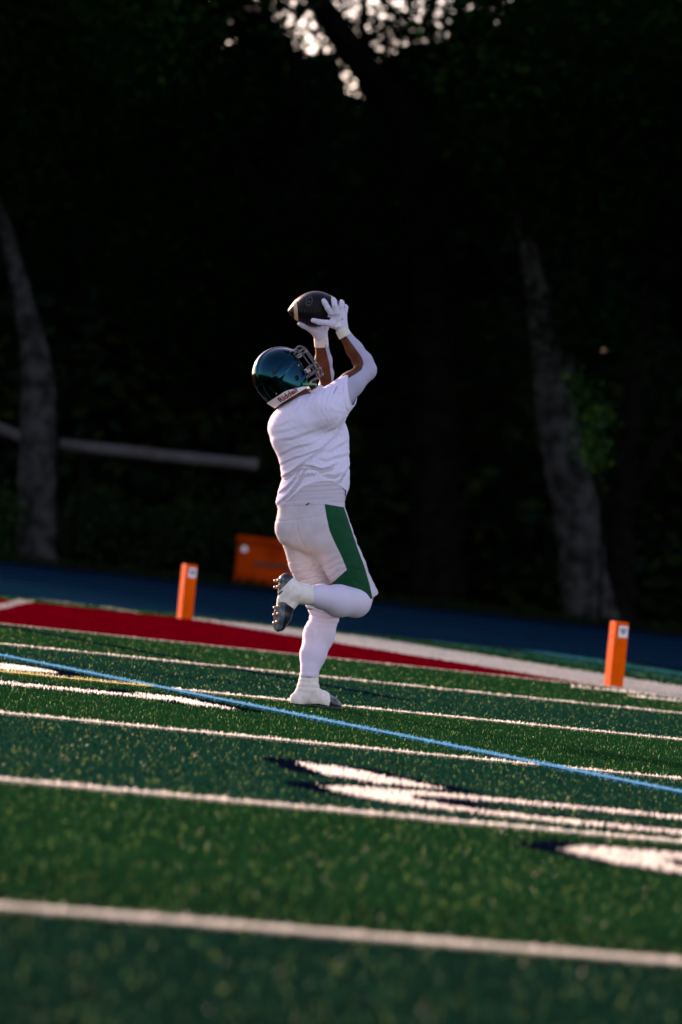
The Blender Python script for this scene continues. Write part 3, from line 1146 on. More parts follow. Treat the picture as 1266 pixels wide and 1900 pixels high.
FOLDS = [(4, 3.4, [(505, 815), (542, 811), (575, 799), (604, 789)]), (4.5, 3.2, [(512, 845), (546, 828), (575, 822), (598, 809)]),
         (6, 2.6, [(514, 862), (546, 848), (567, 842), (591, 832), (620, 809), (630, 781)]), (11, 3.8, [(514, 887), (538, 875), (559, 859), (575, 846), (600, 830), (626, 802)]),
         (7, 2.8, [(512, 916), (530, 903), (542, 891), (559, 863)]), (10, 3.4, [(508, 938), (534, 916), (552, 891), (567, 859)]),
         (8, 3.0, [(518, 946), (546, 917), (563, 902), (585, 893)]), (9, 3.2, [(560, 861), (579, 863), (596, 869), (612, 865), (626, 856)]),
         (4.5, 3.6, [(589, 848), (604, 852), (624, 846), (652, 838)]), (3.5, 3.4, [(594, 838), (612, 834), (646, 815)]),
         (4, 3.4, [(596, 877), (620, 881), (646, 872)]), (5, 2.6, [(550, 884), (570, 878), (590, 877)]), (2, 3, [(508, 800), (530, 797), (552, 790)]),
         (2, 3, [(505, 789), (522, 786), (540, 776)]), (5, 2.6, [(597, 716), (591, 747), (605, 778)]), (5, 2.4, [(628, 704), (613, 735), (606, 758)]),
         (5, 2.4, [(582, 728), (572, 747), (566, 770)]), (5, 2.4, [(640, 700), (628, 730), (618, 760)]), (6, 2.4, [(606, 800), (622, 792), (634, 776)]),
         (4, 2.2, [(560, 735), (548, 755), (536, 772)]), (5, 2.4, [(608, 716), (602, 745), (600, 770)]), (6, 2.4, [(648, 862), (630, 890), (622, 893)])]


def shirt_sd(p):
    d = torso(p, .0)
    d = smin(d, sd_cap(p, P(604, 762, -.07), P(655, 714, .0), 38 * PX, 25.5 * PX), .03)
    d = smin(d, sd_cap(p, P(556, 762, .12), P(594, 738, .24), 36 * PX, 26 * PX), .03)
    # loose front of the shirt falling away from the belly, flared hem
    d = smin(d, sd_cap(p, P(610, 812, .03), P(612, 895, .04), 38 * PX, 37 * PX), .03)
    d = smin(d, sd_cap(p, P(548, 895, .0), P(537, 932, .0), 20 * PX, 23 * PX, .9), .03)
    near = np.abs(d) < .03
    if near.any():
        q = p[near]
        x, y = proj(q)
        yd = q[:, 1] - YP
        wv = 5 * np.sin(x * .045 + y * .02) + 3 * np.sin(x * .09 - y * .05 + yd * 20)
        f = np.zeros_like(x)
        ns = np.clip((.09 - yd) / .06, 0, 1) * (.45 + .55 * np.clip((x - 512) / 22, 0, 1))
        for dep_, wd_, pl in FOLDS:
            dd, tt_ = line_dt(pl, x, y)
            d2, _ = line_dt([(q_[0] + wd_ * .5, q_[1] + wd_ * 1.5) for q_ in pl], x, y)
            env = np.clip(np.sin(np.pi * np.clip(tt_, 0.02, .98)), 0, 1) ** .55
            f += dep_ * .00135 * ns * env * (.85 * np.exp(-(dd / wd_) ** 1.6) - 1.0 * np.exp(-(d2 / (wd_ * 1.15)) ** 2))
        # soft folds on the side that faces away
        f += .004 * (1 - ns) * np.sin(y * .16 + x * .05 + wv * .4)
        # shoulder pulls fanning from the sleeve
        an = np.arctan2(y - 770, 660 - x)
        f += .0012 * g2(x, y, 606, 752, 42, 32) * np.sin(an * 15 + wv * .25)
        # armpit hollow and shoulder blade
        f += -.022 * g2(x, y, 596, 807, 27, 13) + .007 * g2(x, y, 580, 785, 26, 16)
        f += .0006 * np.sin(x * .33 + wv) * np.sin(y * .29 + yd * 60)
        d[near] = d[near] - f
    return d


HEM_X = [480, 513, 542, 565, 581, 600, 616, 634, 660]
HEM_Y = [948, 944, 922, 907, 897, 893, 893, 903, 925]
lo, hi = P(480, 960, -.25), P(700, 670, .36)
lo = np.array((P(480, 760, 0)[0] - .06, YP - .26, P(640, 960, 0)[2] - .05))
hi = np.array((P(700, 700, .3)[0] + .02, YP + .36, P(640, 675, 0)[2] + .04))
V, T = surface(shirt_sd, lo, hi, .0032)
x, y = proj(V)
dep = V[:, 1] - YP
sm = np.clip((dep + .015) / .06, 0, 1)
sm = sm * sm * (3 - 2 * sm)
hem = np.interp(x, HEM_X, HEM_Y) * (1 - sm) + (938 + 3 * np.sin(x * .1)) * sm
f1 = hem - y
V, T = clip_mesh(V, T, f1)
f2 = -((V - SLV_P) @ SLV_N)
x, y = proj(V)
f2 = np.where((x > 615) & (y < 775), f2, .05)
V, T = clip_mesh(V, T, f2)
LS = P(594, 738, .24)
LN = (P(594, 738, .24) - P(556, 762, .12))
LN /= np.linalg.norm(LN)
f3 = np.where(V[:, 1] - YP > .15, .012 - ((V - LS) @ LN), .05)
V, T = clip_mesh(V, T, f3)
# neck hole
nk = np.linalg.norm(V - P(558, 741, .03), axis=1) - .068
V, T = clip_mesh(V, T, np.where(V[:, 2] > P(558, 760, 0)[2], nk, .05))
shirt = fobj('shirt', V, T, MT['shirt'], person, .003)
# collar ring and sleeve hem band
V, T = surface(lambda p: shirt_sd(p) - .0016, lo, hi, .0038)
x, y = proj(V)
f2 = -((V - SLV_P) @ SLV_N)
fb = np.where((x > 615) & (y < 775), .009 - np.abs(f2 - .008), -.05)
V, T = clip_mesh(V, T, fb)
fobj('sleeve_hem', V, T, MT['shirt'], shirt, .002)


def under_sd(p):
    d = torso(p, -.003)
    near = np.abs(d) < .02
    q = p[near]
    x, y = proj(q)
    d[near] -= .0022 * ridge((y + .09 * (x - 560) + 2 * np.sin(x * .05)) * .30) + .0012 * np.sin(y * .8 + x * .05)
    return d


lo = np.array((P(500, 940, 0)[0] - .06, YP - .24, P(640, 985, 0)[2] - .04))
hi = np.array((P(660, 880, 0)[0] + .04, YP + .24, P(520, 855, 0)[2] + .03))
V, T = surface(under_sd, lo, hi, .0042)
x, y = proj(V)
V, T = clip_mesh(V, T, np.minimum(y - 868, 952 - y))
fobj('undershirt', V, T, MT['under'], person, .0015)

SEAM1 = [(551, 966), (551, 978), (554, 992), (560, 1006), (567, 1020)]
SEAM2 = [(505, 966), (530, 967), (552, 964), (580, 960), (606, 955)]
SEAM3 = [(530, 938), (531, 966)]


def pants_sd(p, cloth=True):
    d = hips(p, .001)
    dl = chain(p, L_LEG[:4], .02, 1.0, .001)
    dr = chain(p, R_LEG[:3] + [(678, 1118, .03, 25)], .02, 1.0, .001)
    d = smin(d, dr, .022)
    d = smin(d, dl, .016)
    if not cloth:
        return d
    near = np.abs(d) < .02
    if near.any():
        q = p[near]
        x, y = proj(q)
        yd = q[:, 1] - YP
        wv = 3 * np.sin(x * .06 + y * .03) + 2 * np.sin(x * .11 - y * .07)
        nearside = np.clip((.04 - yd) / .08, 0, 1)
        f = -.0042 * np.exp(-(line_d(SEAM1, x, y) / 2.4) ** 2) * nearside
        f -= .0024 * np.exp(-(line_d(SEAM2, x, y) / 1.8) ** 2) * nearside
        f -= .0022 * np.exp(-(line_d(SEAM3, x, y) / 1.8) ** 2) * nearside
        # creases behind the standing thigh and under the seat
        left = np.clip((x - 520) / 15, 0, 1) * np.clip(((540 + (y - 1000) * .85) - x) / 12 + 1.2, 0, 1)
        f += -.0052 * left * np.clip((y - 1025) / 20, 0, 1) * (.35 + .65 * np.clip((x - 538 - (y - 1040) * .2) / 22, 0, 1)) * (ridge((y + .16 * (x - 560) + wv) * .26) + .6 * ridge((y + .30 * (x - 560) - wv) * .43 + 1))
        f += -.0060 * g2(x, y, 622, 1052, 32, 22) * ridge((y + .38 * (x - 610) + wv) * .22)
        f += -.0036 * np.clip((x - 632 - (y - 950) * .12) / 14, 0, 1) * np.clip((y - 950) / 25, 0, 1) * ridge((y - .22 * (x - 650) + wv) * .14)
        f += -.0085 * np.exp(-(line_d([(528, 1010), (545, 1018), (560, 1026), (585, 1045), (604, 1075)], x, y) / 4.0) ** 2) * nearside
        f += .0008 * np.sin(x * .21 + wv) * np.sin(y * .17)
        d[near] -= f
    return d


lo = np.array((P(505, 960, 0)[0] - .05, YP - .26, P(560, 1115, .1)[2] - .06))
hi = np.array((P(705, 1100, 0)[0] + .06, YP + .32, P(520, 915, 0)[2] + .05))
PV, PT = surface(pants_sd, lo, hi, .0034)
x, y = proj(PV)
waist = np.interp(x, [505, 528, 604, 645], [937, 934, 930, 937])
TDIR = P(676, 1114, .02) - P(640, 1050, .0)
TDIR /= np.linalg.norm(TDIR)
rk = (PV - P(681, 1112, .025)) @ TDIR
lk = (PV - P(586, 1086, .13)) @ ((P(588, 1095, .13) - P(573, 1040, .10)) / np.linalg.norm(P(588, 1095, .13) - P(573, 1040, .10)))
dR = chain(PV.astype(np.float32), R_LEG[:3] + [(678, 1118, .03, 25)], .02)
dL = chain(PV.astype(np.float32), L_LEG[:4], .02)
PV0, PT0 = PV, PT
fcut = np.minimum(y - waist, np.where(dR < dL, -rk, -lk) * 400)
PV, PT = clip_mesh(PV, PT, fcut)
x, y = proj(PV)
N = vnormals(PV, PT)
PANEL = [(602, 915), (603, 940), (606, 958), (612, 985), (622, 1008), (634, 1032), (644, 1057), (615, 1083.5), (630, 1130), (692, 1125), (692, 1112), (685, 1080), (676, 1050), (664, 1018), (653, 985), (645, 960), (637, 937), (636, 915)]
fp = np.minimum(-poly_sd(PANEL, x, y), (.55 - N[:, 1]) * 30)
xx, yy = x, y
Vw, Tw = clip_mesh(PV, PT, -fp)
pants = fobj('pants', Vw, Tw, MT['pants'], person, .002)
Vg, Tg = clip_mesh(PV, PT, fp)
fobj('side_panel', Vg, Tg, MT['green'], pants, .002)
# waistband, a shade proud of the cloth
V, T = surface(lambda p: pants_sd(p) - .0012, np.array((lo[0], lo[1], P(640, 950, 0)[2] - .03)), hi, .0042)
x, y = proj(V)
wst = np.interp(x, [505, 528, 604, 645], [937, 934, 930, 937])
V, T = clip_mesh(V, T, 3.0 - np.abs(y - wst - 2.2))
fobj('waistband', V, T, MT['under'], pants, .002)
# green mark at the waist
for poly in ([(566, 937), (572, 933.5), (576, 932.5), (571, 937.5)],):
    c = hit([q[0] for q in poly], [q[1] for q in poly], lambda p: pants_sd(p), .0035)
    link('waist_tag', mesh_py('waist_tag', c, [range(len(poly))]), MT['black'], pants)


def sock_r(p):
    d = chain(p, SOCK_R, .02, 1.0, .0005)
    near = np.abs(d) < .02
    q = p[near]
    x, y = proj(q)
    f = -.0022 * g2(x, y, 672, 1122, 14, 16) * ridge((x * .9 + (y - 1120) * .35) * .33) - .0016 * np.clip((592 - x) / 5, 0, 1) * ridge((y - 1104) * .9)
    d[near] -= f
    return d


SOCK_R = [(666, 1108, .01, 26), (660, 1117, -.02, 27.5)] + R_LEG[4:]
lo, hi = bounds(SOCK_R, .014)
V, T = surface(sock_r, lo, hi, .0036)
x, y = proj(V)
rk = (V - P(666, 1100, .02)) @ TDIR
V, T = clip_mesh(V, T, np.minimum(x - 581 - .05 * (y - 1100), np.where(y < 1112, 1, 1)))
fobj('sock', V, T, MT['sock'], person, .0015)


def sock_l(p):
    d = chain(p, L_LEG[2:], .02, 1.0, .0)
    near = np.abs(d) < .02
    q = p[near]
    x, y = proj(q)
    wv = 2 * np.sin(x * .08 + y * .05)
    f = -.0030 * np.clip((1172 - y) / 28, 0, 1) * 1.5 * ridge((y - .16 * (x - 600) + wv) * .34) - .0006 * ridge(y * .2 + x * .02)
    f += .0014 * np.exp(-((y - 1252) / 2.2) ** 2)
    d[near] -= f
    return d


lo, hi = bounds(L_LEG[2:], .012)
V, T = surface(sock_l, lo, hi, .0036)
x, y = proj(V)
Vs, Ts = clip_mesh(V, T, np.minimum(y - (1124 + .12 * (x - 600)), 1256 + .04 * (x - 573) + 1.5 * ((x - 573) / 17) ** 2 - y))
fobj('sock', Vs, Ts, MT['sock'], person, .0015)
V, T = surface(lambda p: chain(p, L_LEG[2:4], .02, 1.0, -.0015), *bounds(L_LEG[2:4], .012), .0045)
x, y = proj(V)
V, T = clip_mesh(V, T, np.minimum(y - 1070, 1131 - y))
fobj('knee_sleeve', V, T, MT['black'], person, .0015)


# ---- shoes, studs, ankle tape
V, T = surface(lambda p: lfoot(p, .001), FOOT0 - .08, FOOT0 + np.array((.30, .24, .14)), .0034)
V, T = clip_mesh(V, T, V[:, 2] - .013)
shoe_l = fobj('shoe', V, T, MT['shoe'], person, .002)
V, T = surface(lambda p: lfoot(p, .0035), FOOT0 - .08, FOOT0 + np.array((.30, .24, .14)), .0034)
V, T = clip_mesh(V, T, np.minimum(.017 - V[:, 2], V[:, 2] - .005))
fobj('sole', V, T, MT['sole'], shoe_l, .004)
studs = []
for t, s in ((0, .018), (0, -.018), (.13, .024), (.13, -.024), (.17, .02), (.17, -.02), (.21, .0)):
    c = FOOT0 + TD * t + TN * s
    link('stud', mesh_py('stud', *tube([c + np.array((0, 0, .012)), c + np.array((0, 0, -.004))], [.007, .0045], 8)), MT['stud'], shoe_l)


def tape_l(p):
    d = smin(ankle_l(p, .0015), lfoot(p, .0035), .02)
    near = np.abs(d) < .02
    q = p[near]
    x, y = proj(q)
    w_ = np.sin(x * .07 + y * .03)
    f = -.0026 * ridge((y + .10 * (x - 570) + 2.5 * w_) * .33) * np.clip((1290 - y) / 12, .1, 1)
    f += .0014 * np.sin((x * .8 - y * .5) * .32 + w_) * np.clip((y - 1283) / 8, 0, 1) + .0005 * np.sin(x * .9) * np.sin(y * .8)
    d[near] -= f
    return d


V, T = surface(tape_l, FOOT0 - np.array((.08, .08, .02)), np.array((FOOT0[0] + .3, FOOT0[1] + .26, P(575, 1230, 0)[2])), .0034)
x, y = proj(V)
tt = (V - FOOT0) @ TD
V, T = clip_mesh(V, T, np.minimum(np.minimum(.158 - tt, (V[:, 2] - .017 - .01 * np.clip(1 - np.abs(tt - .1) / .1, 0, 1))) * 400, y - 1247))
fobj('ankle_tape', V, T, MT['tape'], person, .002)


def sole_x(p):
    return (p - P(527, 1110, -.27).astype(np.float32)) @ SN.astype(np.float32)


def shoe_r(p):
    return np.maximum(rfoot(p, .001), sole_x(p) - .030)


lo, hi = bounds(RF, .02)
V, T = surface(shoe_r, lo, hi, .0030)
sr_ = fobj('shoe', V, T, MT['shoe'], person)
V, T = surface(lambda p: np.maximum(rfoot(p, .0028), np.abs(sole_x(p) - .026) - .009), lo, hi, .0030)
fobj('sole', V, T, MT['sole'], sr_)
SW = np.cross(SN, P(519, 1160, 0) - P(532, 1077, 0))
SW /= np.linalg.norm(SW)
for px, py, s in ((527, 1076, .014), (527, 1078, -.014), (525, 1088, .013), (525, 1090, -.013), (524, 1124, .017), (524, 1128, -.017), (521, 1138, .018), (520, 1141, -.017), (517, 1153, .013), (517, 1156, -.013)):
    c = P(px, py, -.268)
    c = c - SN * ((c - P(527, 1110, -.27)) @ SN) + SW * s + SN * .034
    link('stud', mesh_py('stud', *tube([c - SN * .004, c + SN * .003, c + SN * .009], [.0095, .008, .0055], 10)), MT['stud'], sr_, True)


def tape_r(p):
    d = smin(ankle_r(p, .0015), np.maximum(rfoot(p, .0032), .0) + 0.0, .02)
    near = np.abs(d) < .02
    q = p[near]
    x, y = proj(q)
    w_ = np.sin(x * .09 + y * .06)
    d[near] -= -.0012 * ridge(x * .42 + y * .04 + w_) * np.clip((x - 550) / 10, 0, 1) + .0008 * np.sin((x * .5 + y * .8) * .5 + w_) * np.clip((560 - x) / 10, 0, 1)
    return d


lo, hi = P(500, 1160, -.40), P(600, 1060, -.12)
lo, hi = np.minimum(lo, hi) - .02, np.maximum(lo, hi) + .02
V, T = surface(tape_r, lo, hi, .0030)
x, y = proj(V)
heel_cut = ((x - 545) * -.62 + (y - 1071) * .78) - 1.0            # keeps what lies below and right of the heel cup
heel_cut = -(line_d([(0, 0), (0, 0)], x, y) * 0) + ((y - 1071) * .70 + (x - 544) * .72)
toe_cut = (1120 - y) + .55 * (x - 526)
toe_cut = np.where(x > 528, (1117 + .75 * (x - 528)) - y, 1117 - y)
f = np.minimum(np.minimum(heel_cut + 0, toe_cut), 583 - x)
V, T = clip_mesh(V, T, f)
fobj('ankle_tape', V, T, MT['tape'], person, .0015)

# ---- arm sleeves
V, T = surface(lambda p: chain(p, R_ARM, .02, 1.0, .0012), *bounds(R_ARM, .01), .0034)
x, y = proj(V)
EDGE = [(560, 560), (634, 612), (641, 621), (652, 636), (663, 651), (672, 664), (675, 674), (671, 686), (660, 694), (648, 701), (560, 730)]
f = poly_sd(EDGE, x, y)
ax_ = P(637, 617, .04) - P(657.5, 648, .055)
ax_ /= np.linalg.norm(ax_)
V2, T2 = clip_mesh(V, T, np.minimum(f, -((V - P(641, 623, .04)) @ ax_) * 400 + 3))
fobj('arm_sleeve', V2, T2, MT['sleeve'], person, .0012)
V, T = surface(lambda p: chain(p, L_ARM[2:], .02, 1.0, .0012), *bounds(L_ARM[2:], .01), .0038)
x, y = proj(V)
V, T = clip_mesh(V, T, np.minimum(x - np.interp(y, [630, 643, 672, 705, 740], [602, 603.5, 611, 615.5, 616]), y - 638))
fobj('arm_sleeve', V, T, MT['sleeve'], person, .0012)


# ---- gloves
def hand(fingers, palm, extra=()):
    def fn(p):
        d = None
        for a, b, ra, rb in palm:
            s = sd_cap(p, P(*a), P(*b), ra * PX, rb * PX)
            d = s if d is None else smin(d, s, .010)
        for fg in fingers:
            s = None
            for q0, q1 in zip(fg[:-1], fg[1:]):
                t = sd_cap(p, P(*q0[:3]), P(*q1[:3]), q0[3] * PX, q1[3] * PX)
                s = t if s is None else smin(s, t, .004)
            d = smin(d, s, .0045)
        return d
    return fn


RP = [((634, 611, .04), (617, 584, .045), 9.5, 6.8), ((635, 610, .04), (624, 579, .035), 9.5, 6.8), ((636, 610, .04), (633, 582, .037), 9.5, 6.5), ((637, 610, .045), (638, 588, .05), 8.5, 6.5), ((632, 606, .04), (617, 598, .04), 9, 7)]
RFNG = [[(622, 603, .035, 7.5), (607, 599.5, .015, 6.0), (592, 597.5, .01, 5.4), (581.5, 594.5, .02, 4.4)],                # thumb
        [(617, 584, .042, 6.2), (609, 572, .03, 5.5), (603.5, 562.5, .035, 5.2), (601, 558, .055, 4.6)],
        [(624, 579, .034, 6.2), (621.5, 567, .025, 5.4), (620, 558.5, .04, 5.0), (619, 555.5, .065, 4.4)],
        [(632.5, 581, .037, 6.0), (633, 569, .035, 5.2), (634.5, 562, .055, 4.8), (634, 560, .08, 4.2)],
        [(638, 587, .05, 5.6), (640.5, 577, .055, 4.8), (642, 570.5, .07, 4.4), (641, 568, .09, 4.0)]]
LP = [((597, 632, .215), (585, 611, .175), 11, 7), ((597, 632, .215), (592, 608, .20), 11, 7.5), ((598, 632, .22), (601, 608, .215), 10.5, 7.5), ((596, 628, .21), (582, 614, .17), 9, 6)]
LFNG = [[(588, 618, .185, 7.5), (574, 609.5, .135, 5.4), (563, 604.5, .105, 4.8), (556, 601, .09, 3.8)],
        [(585, 610, .19, 6.5), (576, 598, .215, 5.4), (570, 586, .225, 5), (566, 577, .222, 4.5)],
        [(592, 607, .205, 6.5), (586, 594, .23, 5.4), (582, 580, .24, 5), (579, 570, .235, 4.5)],
        [(600, 606, .215, 6.3), (598, 594, .237, 5.2), (596, 581, .243, 4.8), (594, 571, .238, 4.4)],
        [(605, 609, .215, 5.6), (607, 598, .235, 4.8), (607, 588, .237, 4.4), (606, 580, .23, 4.0)]]
rh, lh = hand(RFNG, RP), hand(LFNG, LP)


def rh_c(p):
    d = rh(p)
    near = np.abs(d) < .01
    q = p[near]
    x, y = proj(q)
    f = -.0012 * np.exp(-(line_d([(606, 606), (618, 598), (636, 595)], x, y) / 1.0) ** 2) - .0010 * np.exp(-(line_d([(612, 588), (622, 603)], x, y) / 1.0) ** 2)
    f += .0010 * np.sin((x + .6 * y) * .55) * g2(x, y, 632, 604, 12, 7)
    f -= .0008 * np.exp(-(line_d([(608, 586), (624, 579), (640, 583)], x, y) / 1.1) ** 2)
    d[near] -= f
    return d


for fn, pts, cuffc in ((rh_c, RP, 0), (lh, LP, 1)):
    fg = RFNG if not cuffc else LFNG
    allp = [q for f_ in fg for q in f_] + [(*a, ra) for a, b, ra, rb in pts]
    lo, hi = bounds(allp, .012)
    V, T = surface(fn, lo, hi, .0021)
    g = fobj('glove', V, T, MT['glove'], person)
    if cuffc == 0:
        A_, B_, ra, rb = P(632.5, 609, .04), P(641, 624, .042), 11.5, 12.0
    else:
        A_, B_, ra, rb = P(595.5, 626, .213), P(597, 642, .225), 12.6, 13.0
    ax_ = (B_ - A_) / np.linalg.norm(B_ - A_)
    cf = lambda p: sd_cap(p, A_ - ax_ * .02, B_ + ax_ * .02, ra * PX + .0012, rb * PX + .0012) - .0006 * np.sin(((p - A_.astype(np.float32)) @ ax_.astype(np.float32)) * 1400)
    V, T = surface(cf, np.minimum(A_, B_) - .06, np.maximum(A_, B_) + .06, .0026)
    s = (V - A_) @ ax_
    V, T = clip_mesh(V, T, np.minimum(s - (.004 if not cuffc else .002), np.linalg.norm(B_ - A_) - s))
    fobj('cuff', V, T, MT['cuff'], g, .002)
    if cuffc == 0:
        for nm, poly, mm in (('strap_tab', [(621, 606), (626, 601), (630, 596.5), (633, 600), (638, 603), (629, 606.5), (624, 608)], 'glove_tab'),
                             ('knuckle_patch', [(609, 585.5), (613, 582), (622, 580.5), (631, 581), (632, 585), (626, 588), (615, 588.5), (609, 588)], 'glove_tab')):
            c = hit([q[0] for q in poly], [q[1] for q in poly], lambda p: np.minimum(rh(p), 9), .0018 if nm == 'strap_tab' else .0008)
            ctr = c.mean(0)
            m_ = mesh_py(nm, list(c) + [ctr - np.array((0, .001, 0))], [(i, (i + 1) % len(c), len(c)) for i in range(len(c))])
            oo = link(nm, m_, MT[mm] if nm == 'strap_tab' else MT['glove'], g)
            md = oo.modifiers.new('thickness', 'SOLIDIFY')
            md.thickness = .003
        c = hit([634.3, 636.2, 636.8, 635.2], [591.2, 590.6, 592.6, 593.4], lambda p: rh(p), .0016)
        link('glove_button', mesh_py('glove_button', c, [(0, 1, 2, 3)]), MT['black'], g)
        for a_, b_ in ((611, 613), (614.5, 616.5), (618, 620), (621.5, 623.5), (625, 627), (628.5, 630)):
            c = hit([a_, b_, b_, a_], [583.5, 583, 586.2, 586.7], lambda p: rh(p), .0026)
            link('knuckle_rib', mesh_py('knuckle_rib', c, [(0, 1, 2, 3)]), MT['clip'], g)

# ---- helmet


def hel_outer(p):
    f, l, u = hloc(p)
    a = np.where(f > 0, .146, .131)
    c = np.where(u > 0, .141, .172)
    k = np.sqrt((f / a) ** 2 + (l / .116) ** 2 + (u / c) ** 2)
    d = (k - 1) * .122
    # raised crown band and side ridge
    d = d - .0035 / (1 + np.exp((np.abs(l) - .034) * 700)) * (u > .02)
    sr = (u - .02) - .35 * (f + .02)
    d = d - .0035 / (1 + np.exp(np.clip((np.abs(sr) - .020) * 600, -40, 40))) * np.clip((f + .09) / .03, 0, 1) * (np.abs(l) > .05)
    return d


def smax(a, b, k):
    return -smin(-a, -b, k)


def hel(p):
    f, l, u = hloc(p)
    d = hel_outer(p)
    d = np.maximum(d, -(d + .010))
    d = smax(d, -.108 - u - .0 * f, .006)
    op = np.maximum(np.maximum(.088 - f - .25 * np.clip(-.02 - u, 0, .1), u - .060 - .0 * f), np.abs(l) - .2)
    d = smax(d, -op, .006)
    # ear hole
    d = np.maximum(d, -(np.sqrt((f - .02) ** 2 + (u + .045) ** 2) - .010))
    return d


lo, hi = HEAD_C - .20, HEAD_C + .20
V, T = surface(hel, lo, hi, .0030)
helmet = fobj('helmet', V, T, MT['helmet'], person)


def pad_sd(p):
    f, l, u = hloc(p)
    d = hel_outer(p)
    d = np.maximum(d + .012, -(d + .028))
    d = np.maximum(d, -.098 - u)
    return np.maximum(d, -np.maximum(.070 - f, u - .05))


V, T = surface(pad_sd, lo, hi, .0045)
fobj('padding', V, T, MT['helmet_in'], helmet)


def rim(s, u, out=0.0):
    """point on the helmet's horizontal section, s = angle from straight back (0) towards the player's right (90)"""
    a = math.radians(s)
    cs_, sn_ = math.cos(a), math.sin(a)
    k = math.sqrt(max(0.05, 1 - (u / .172) ** 2))
    fr = -cs_ * (.131 if cs_ > 0 else .146) * k
    lr = -sn_ * .116 * k
    nrm = np.array((fr / .131 ** 2, lr / .116 ** 2))
    nrm /= np.linalg.norm(nrm)
    return HL(fr + nrm[0] * out, lr + nrm[1] * out, u)


# neck band: tapers to a point near the jaw on both sides
V, Fc = [], []
ss = np.linspace(-124, 124, 63)
for s in ss:
    tp = max(0.06, min(1, (124 - abs(s)) / 62))
    u0_, u1_ = -.109, -.109 + .038 * tp
    V += [rim(s, u0_, .0035), rim(s, u1_, .0035), rim(s, u1_, -.001), rim(s, u0_, -.004)]
for i in range(len(ss) - 1):
    for k in range(4):
        Fc.append((i * 4 + k, i * 4 + (k + 1) % 4, i * 4 + 4 + (k + 1) % 4, i * 4 + 4 + k))
Fc += [(3, 2, 1, 0), tuple(len(V) - 4 + k for k in range(4))]
link('neck_band', mesh_py('neck_band', V, Fc), MT['band'], helmet)
# lettering round the band
cu = bpy.data.curves.new('lettering', 'FONT')
cu.body = 'Riddell'
cu.size = .036
cu.space_character = 1.02
cu.offset = .0012
cu.resolution_u = 3
to = bpy.data.objects.new('lettering_tmp', cu)
COL.objects.link(to)
dg = bpy.context.evaluated_depsgraph_get()
tm = bpy.data.meshes.new_from_object(to.evaluated_get(dg))
bpy.data.objects.remove(to)
import bmesh
bm = bmesh.new()
bm.from_mesh(tm)
bmesh.ops.triangulate(bm, faces=bm.faces)
bmesh.ops.subdivide_edges(bm, edges=bm.edges, cuts=1)
wt_ = max(v.co.x for v in bm.verts)
for v in bm.verts:
    tx, ty = v.co.x, v.co.y
    dist = (wt_ - tx) * .92
    ang = 86 - math.degrees(dist / .098)
    v.co = rim(ang, -.1035 + ty * .94, .0048)
bm.to_mesh(tm)
bm.free()
tm.materials.clear()
link('lettering', tm, MT['letter'], helmet)

# vents, slots and hardware lying on the shell
for nm, poly, mm in (('vent', [(502, 681), (505, 684), (513, 690), (506, 694)], 'helmet_in'),
                     ('vent', [(531, 681.5), (546, 679), (546, 681.5), (533, 683.5)], 'helmet_in'),
                     ('vent', [(503.5, 657), (505.5, 655), (502, 668), (500, 677), (499, 676)], 'helmet_in'),
                     ('side_screw', [(553, 677), (555, 676), (556, 678.5), (554, 679.5)], 'clip'),
                     ('side_screw', [(512, 729), (514, 729), (514, 731.5), (512, 731.5)], 'clip')):
    c = hit([q[0] for q in poly], [q[1] for q in poly], hel_outer, .0012)
    oo = link(nm, mesh_py(nm, c, [range(len(poly))]), MT[mm], helmet)


def bar(pts, r, name='facemask_bar', m='mask'):
    sp, sr = smooth_path([HL(*q) for q in pts], [r] * len(pts), 6)
    return link(name, mesh_py(name, *tube(sp, sr, 10)), MT[m], helmet, True)


def hbar(u, ff, wide=.118, back=.085):
    bar([(back, -wide, u), (back + .03, -wide * .98, u), (ff - .025, -wide * .72, u), (ff - .004, -wide * .35, u), (ff, 0, u), (ff - .004, wide * .35, u), (ff - .025, wide * .72, u), (back + .03, wide * .98, u), (back, wide, u)], .0045)


hbar(.040, .172, .112)
hbar(-.030, .182)
hbar(-.062, .185, .116, .075)
hbar(-.094, .180, .11, .065)
for s in (-1, 1):
    bar([(.118, s * .030, .072), (.150, s * .030, .080), (.172, s * .032, .058), (.176, s * .034, .02), (.181, s * .036, -.03), (.184, s * .036, -.06), (.176, s * .034, -.096)], .0045)
    bar([(.10, s * .094, .052), (.132, s * .094, .056), (.140, s * .09, .03), (.142, s * .092, -.03), (.130, s * .09, -.094)], .0042)
    for f_, u_ in ((.098, .038), (.088, -.045)):
        c = HL(f_, s * .121 * (.80 if u_ > 0 else .90), u_)
        b_ = bevel(link('mask_clip', mesh_py('mask_clip', *boxvf(c, FH, RH, UH, .012, .007, .009)), MT['clip'], helmet), .003)
    # chin strap
    sp = [HL(.03, s * .105, -.085), HL(.075, s * .088, -.105), HL(.115, s * .045, -.118), HL(.122, 0, -.12)]
    sp, sr = smooth_path(sp, [.005, .005, .005, .006], 5)
    link('chin_strap', mesh_py('chin_strap', *tube(sp, sr, 8)), MT['strap'], helmet, True)
c = HL(.122, 0, -.112)
bevel(link('chin_cup', mesh_py('chin_cup', *boxvf(c, FH, RH, UH, .012, .03, .018)), MT['helmet_in'], helmet), .008, 3)

# ================================================================== THE BALL
BL, BR_ = P(534.5, 577, .120), P(636, 569.5, .130)
BC = (BL + BR_) / 2
BAX = (BR_ - BL)
HALF = np.linalg.norm(BAX) / 2
BAX /= np.linalg.norm(BAX)
RB = 33.5 * PX
e1 = np.array((0, -1.0, 0)) - BAX * -BAX[1]
e1 /= np.linalg.norm(e1)
e2 = np.cross(e1, BAX)
if e2[2] < 0:
    e2 = -e2


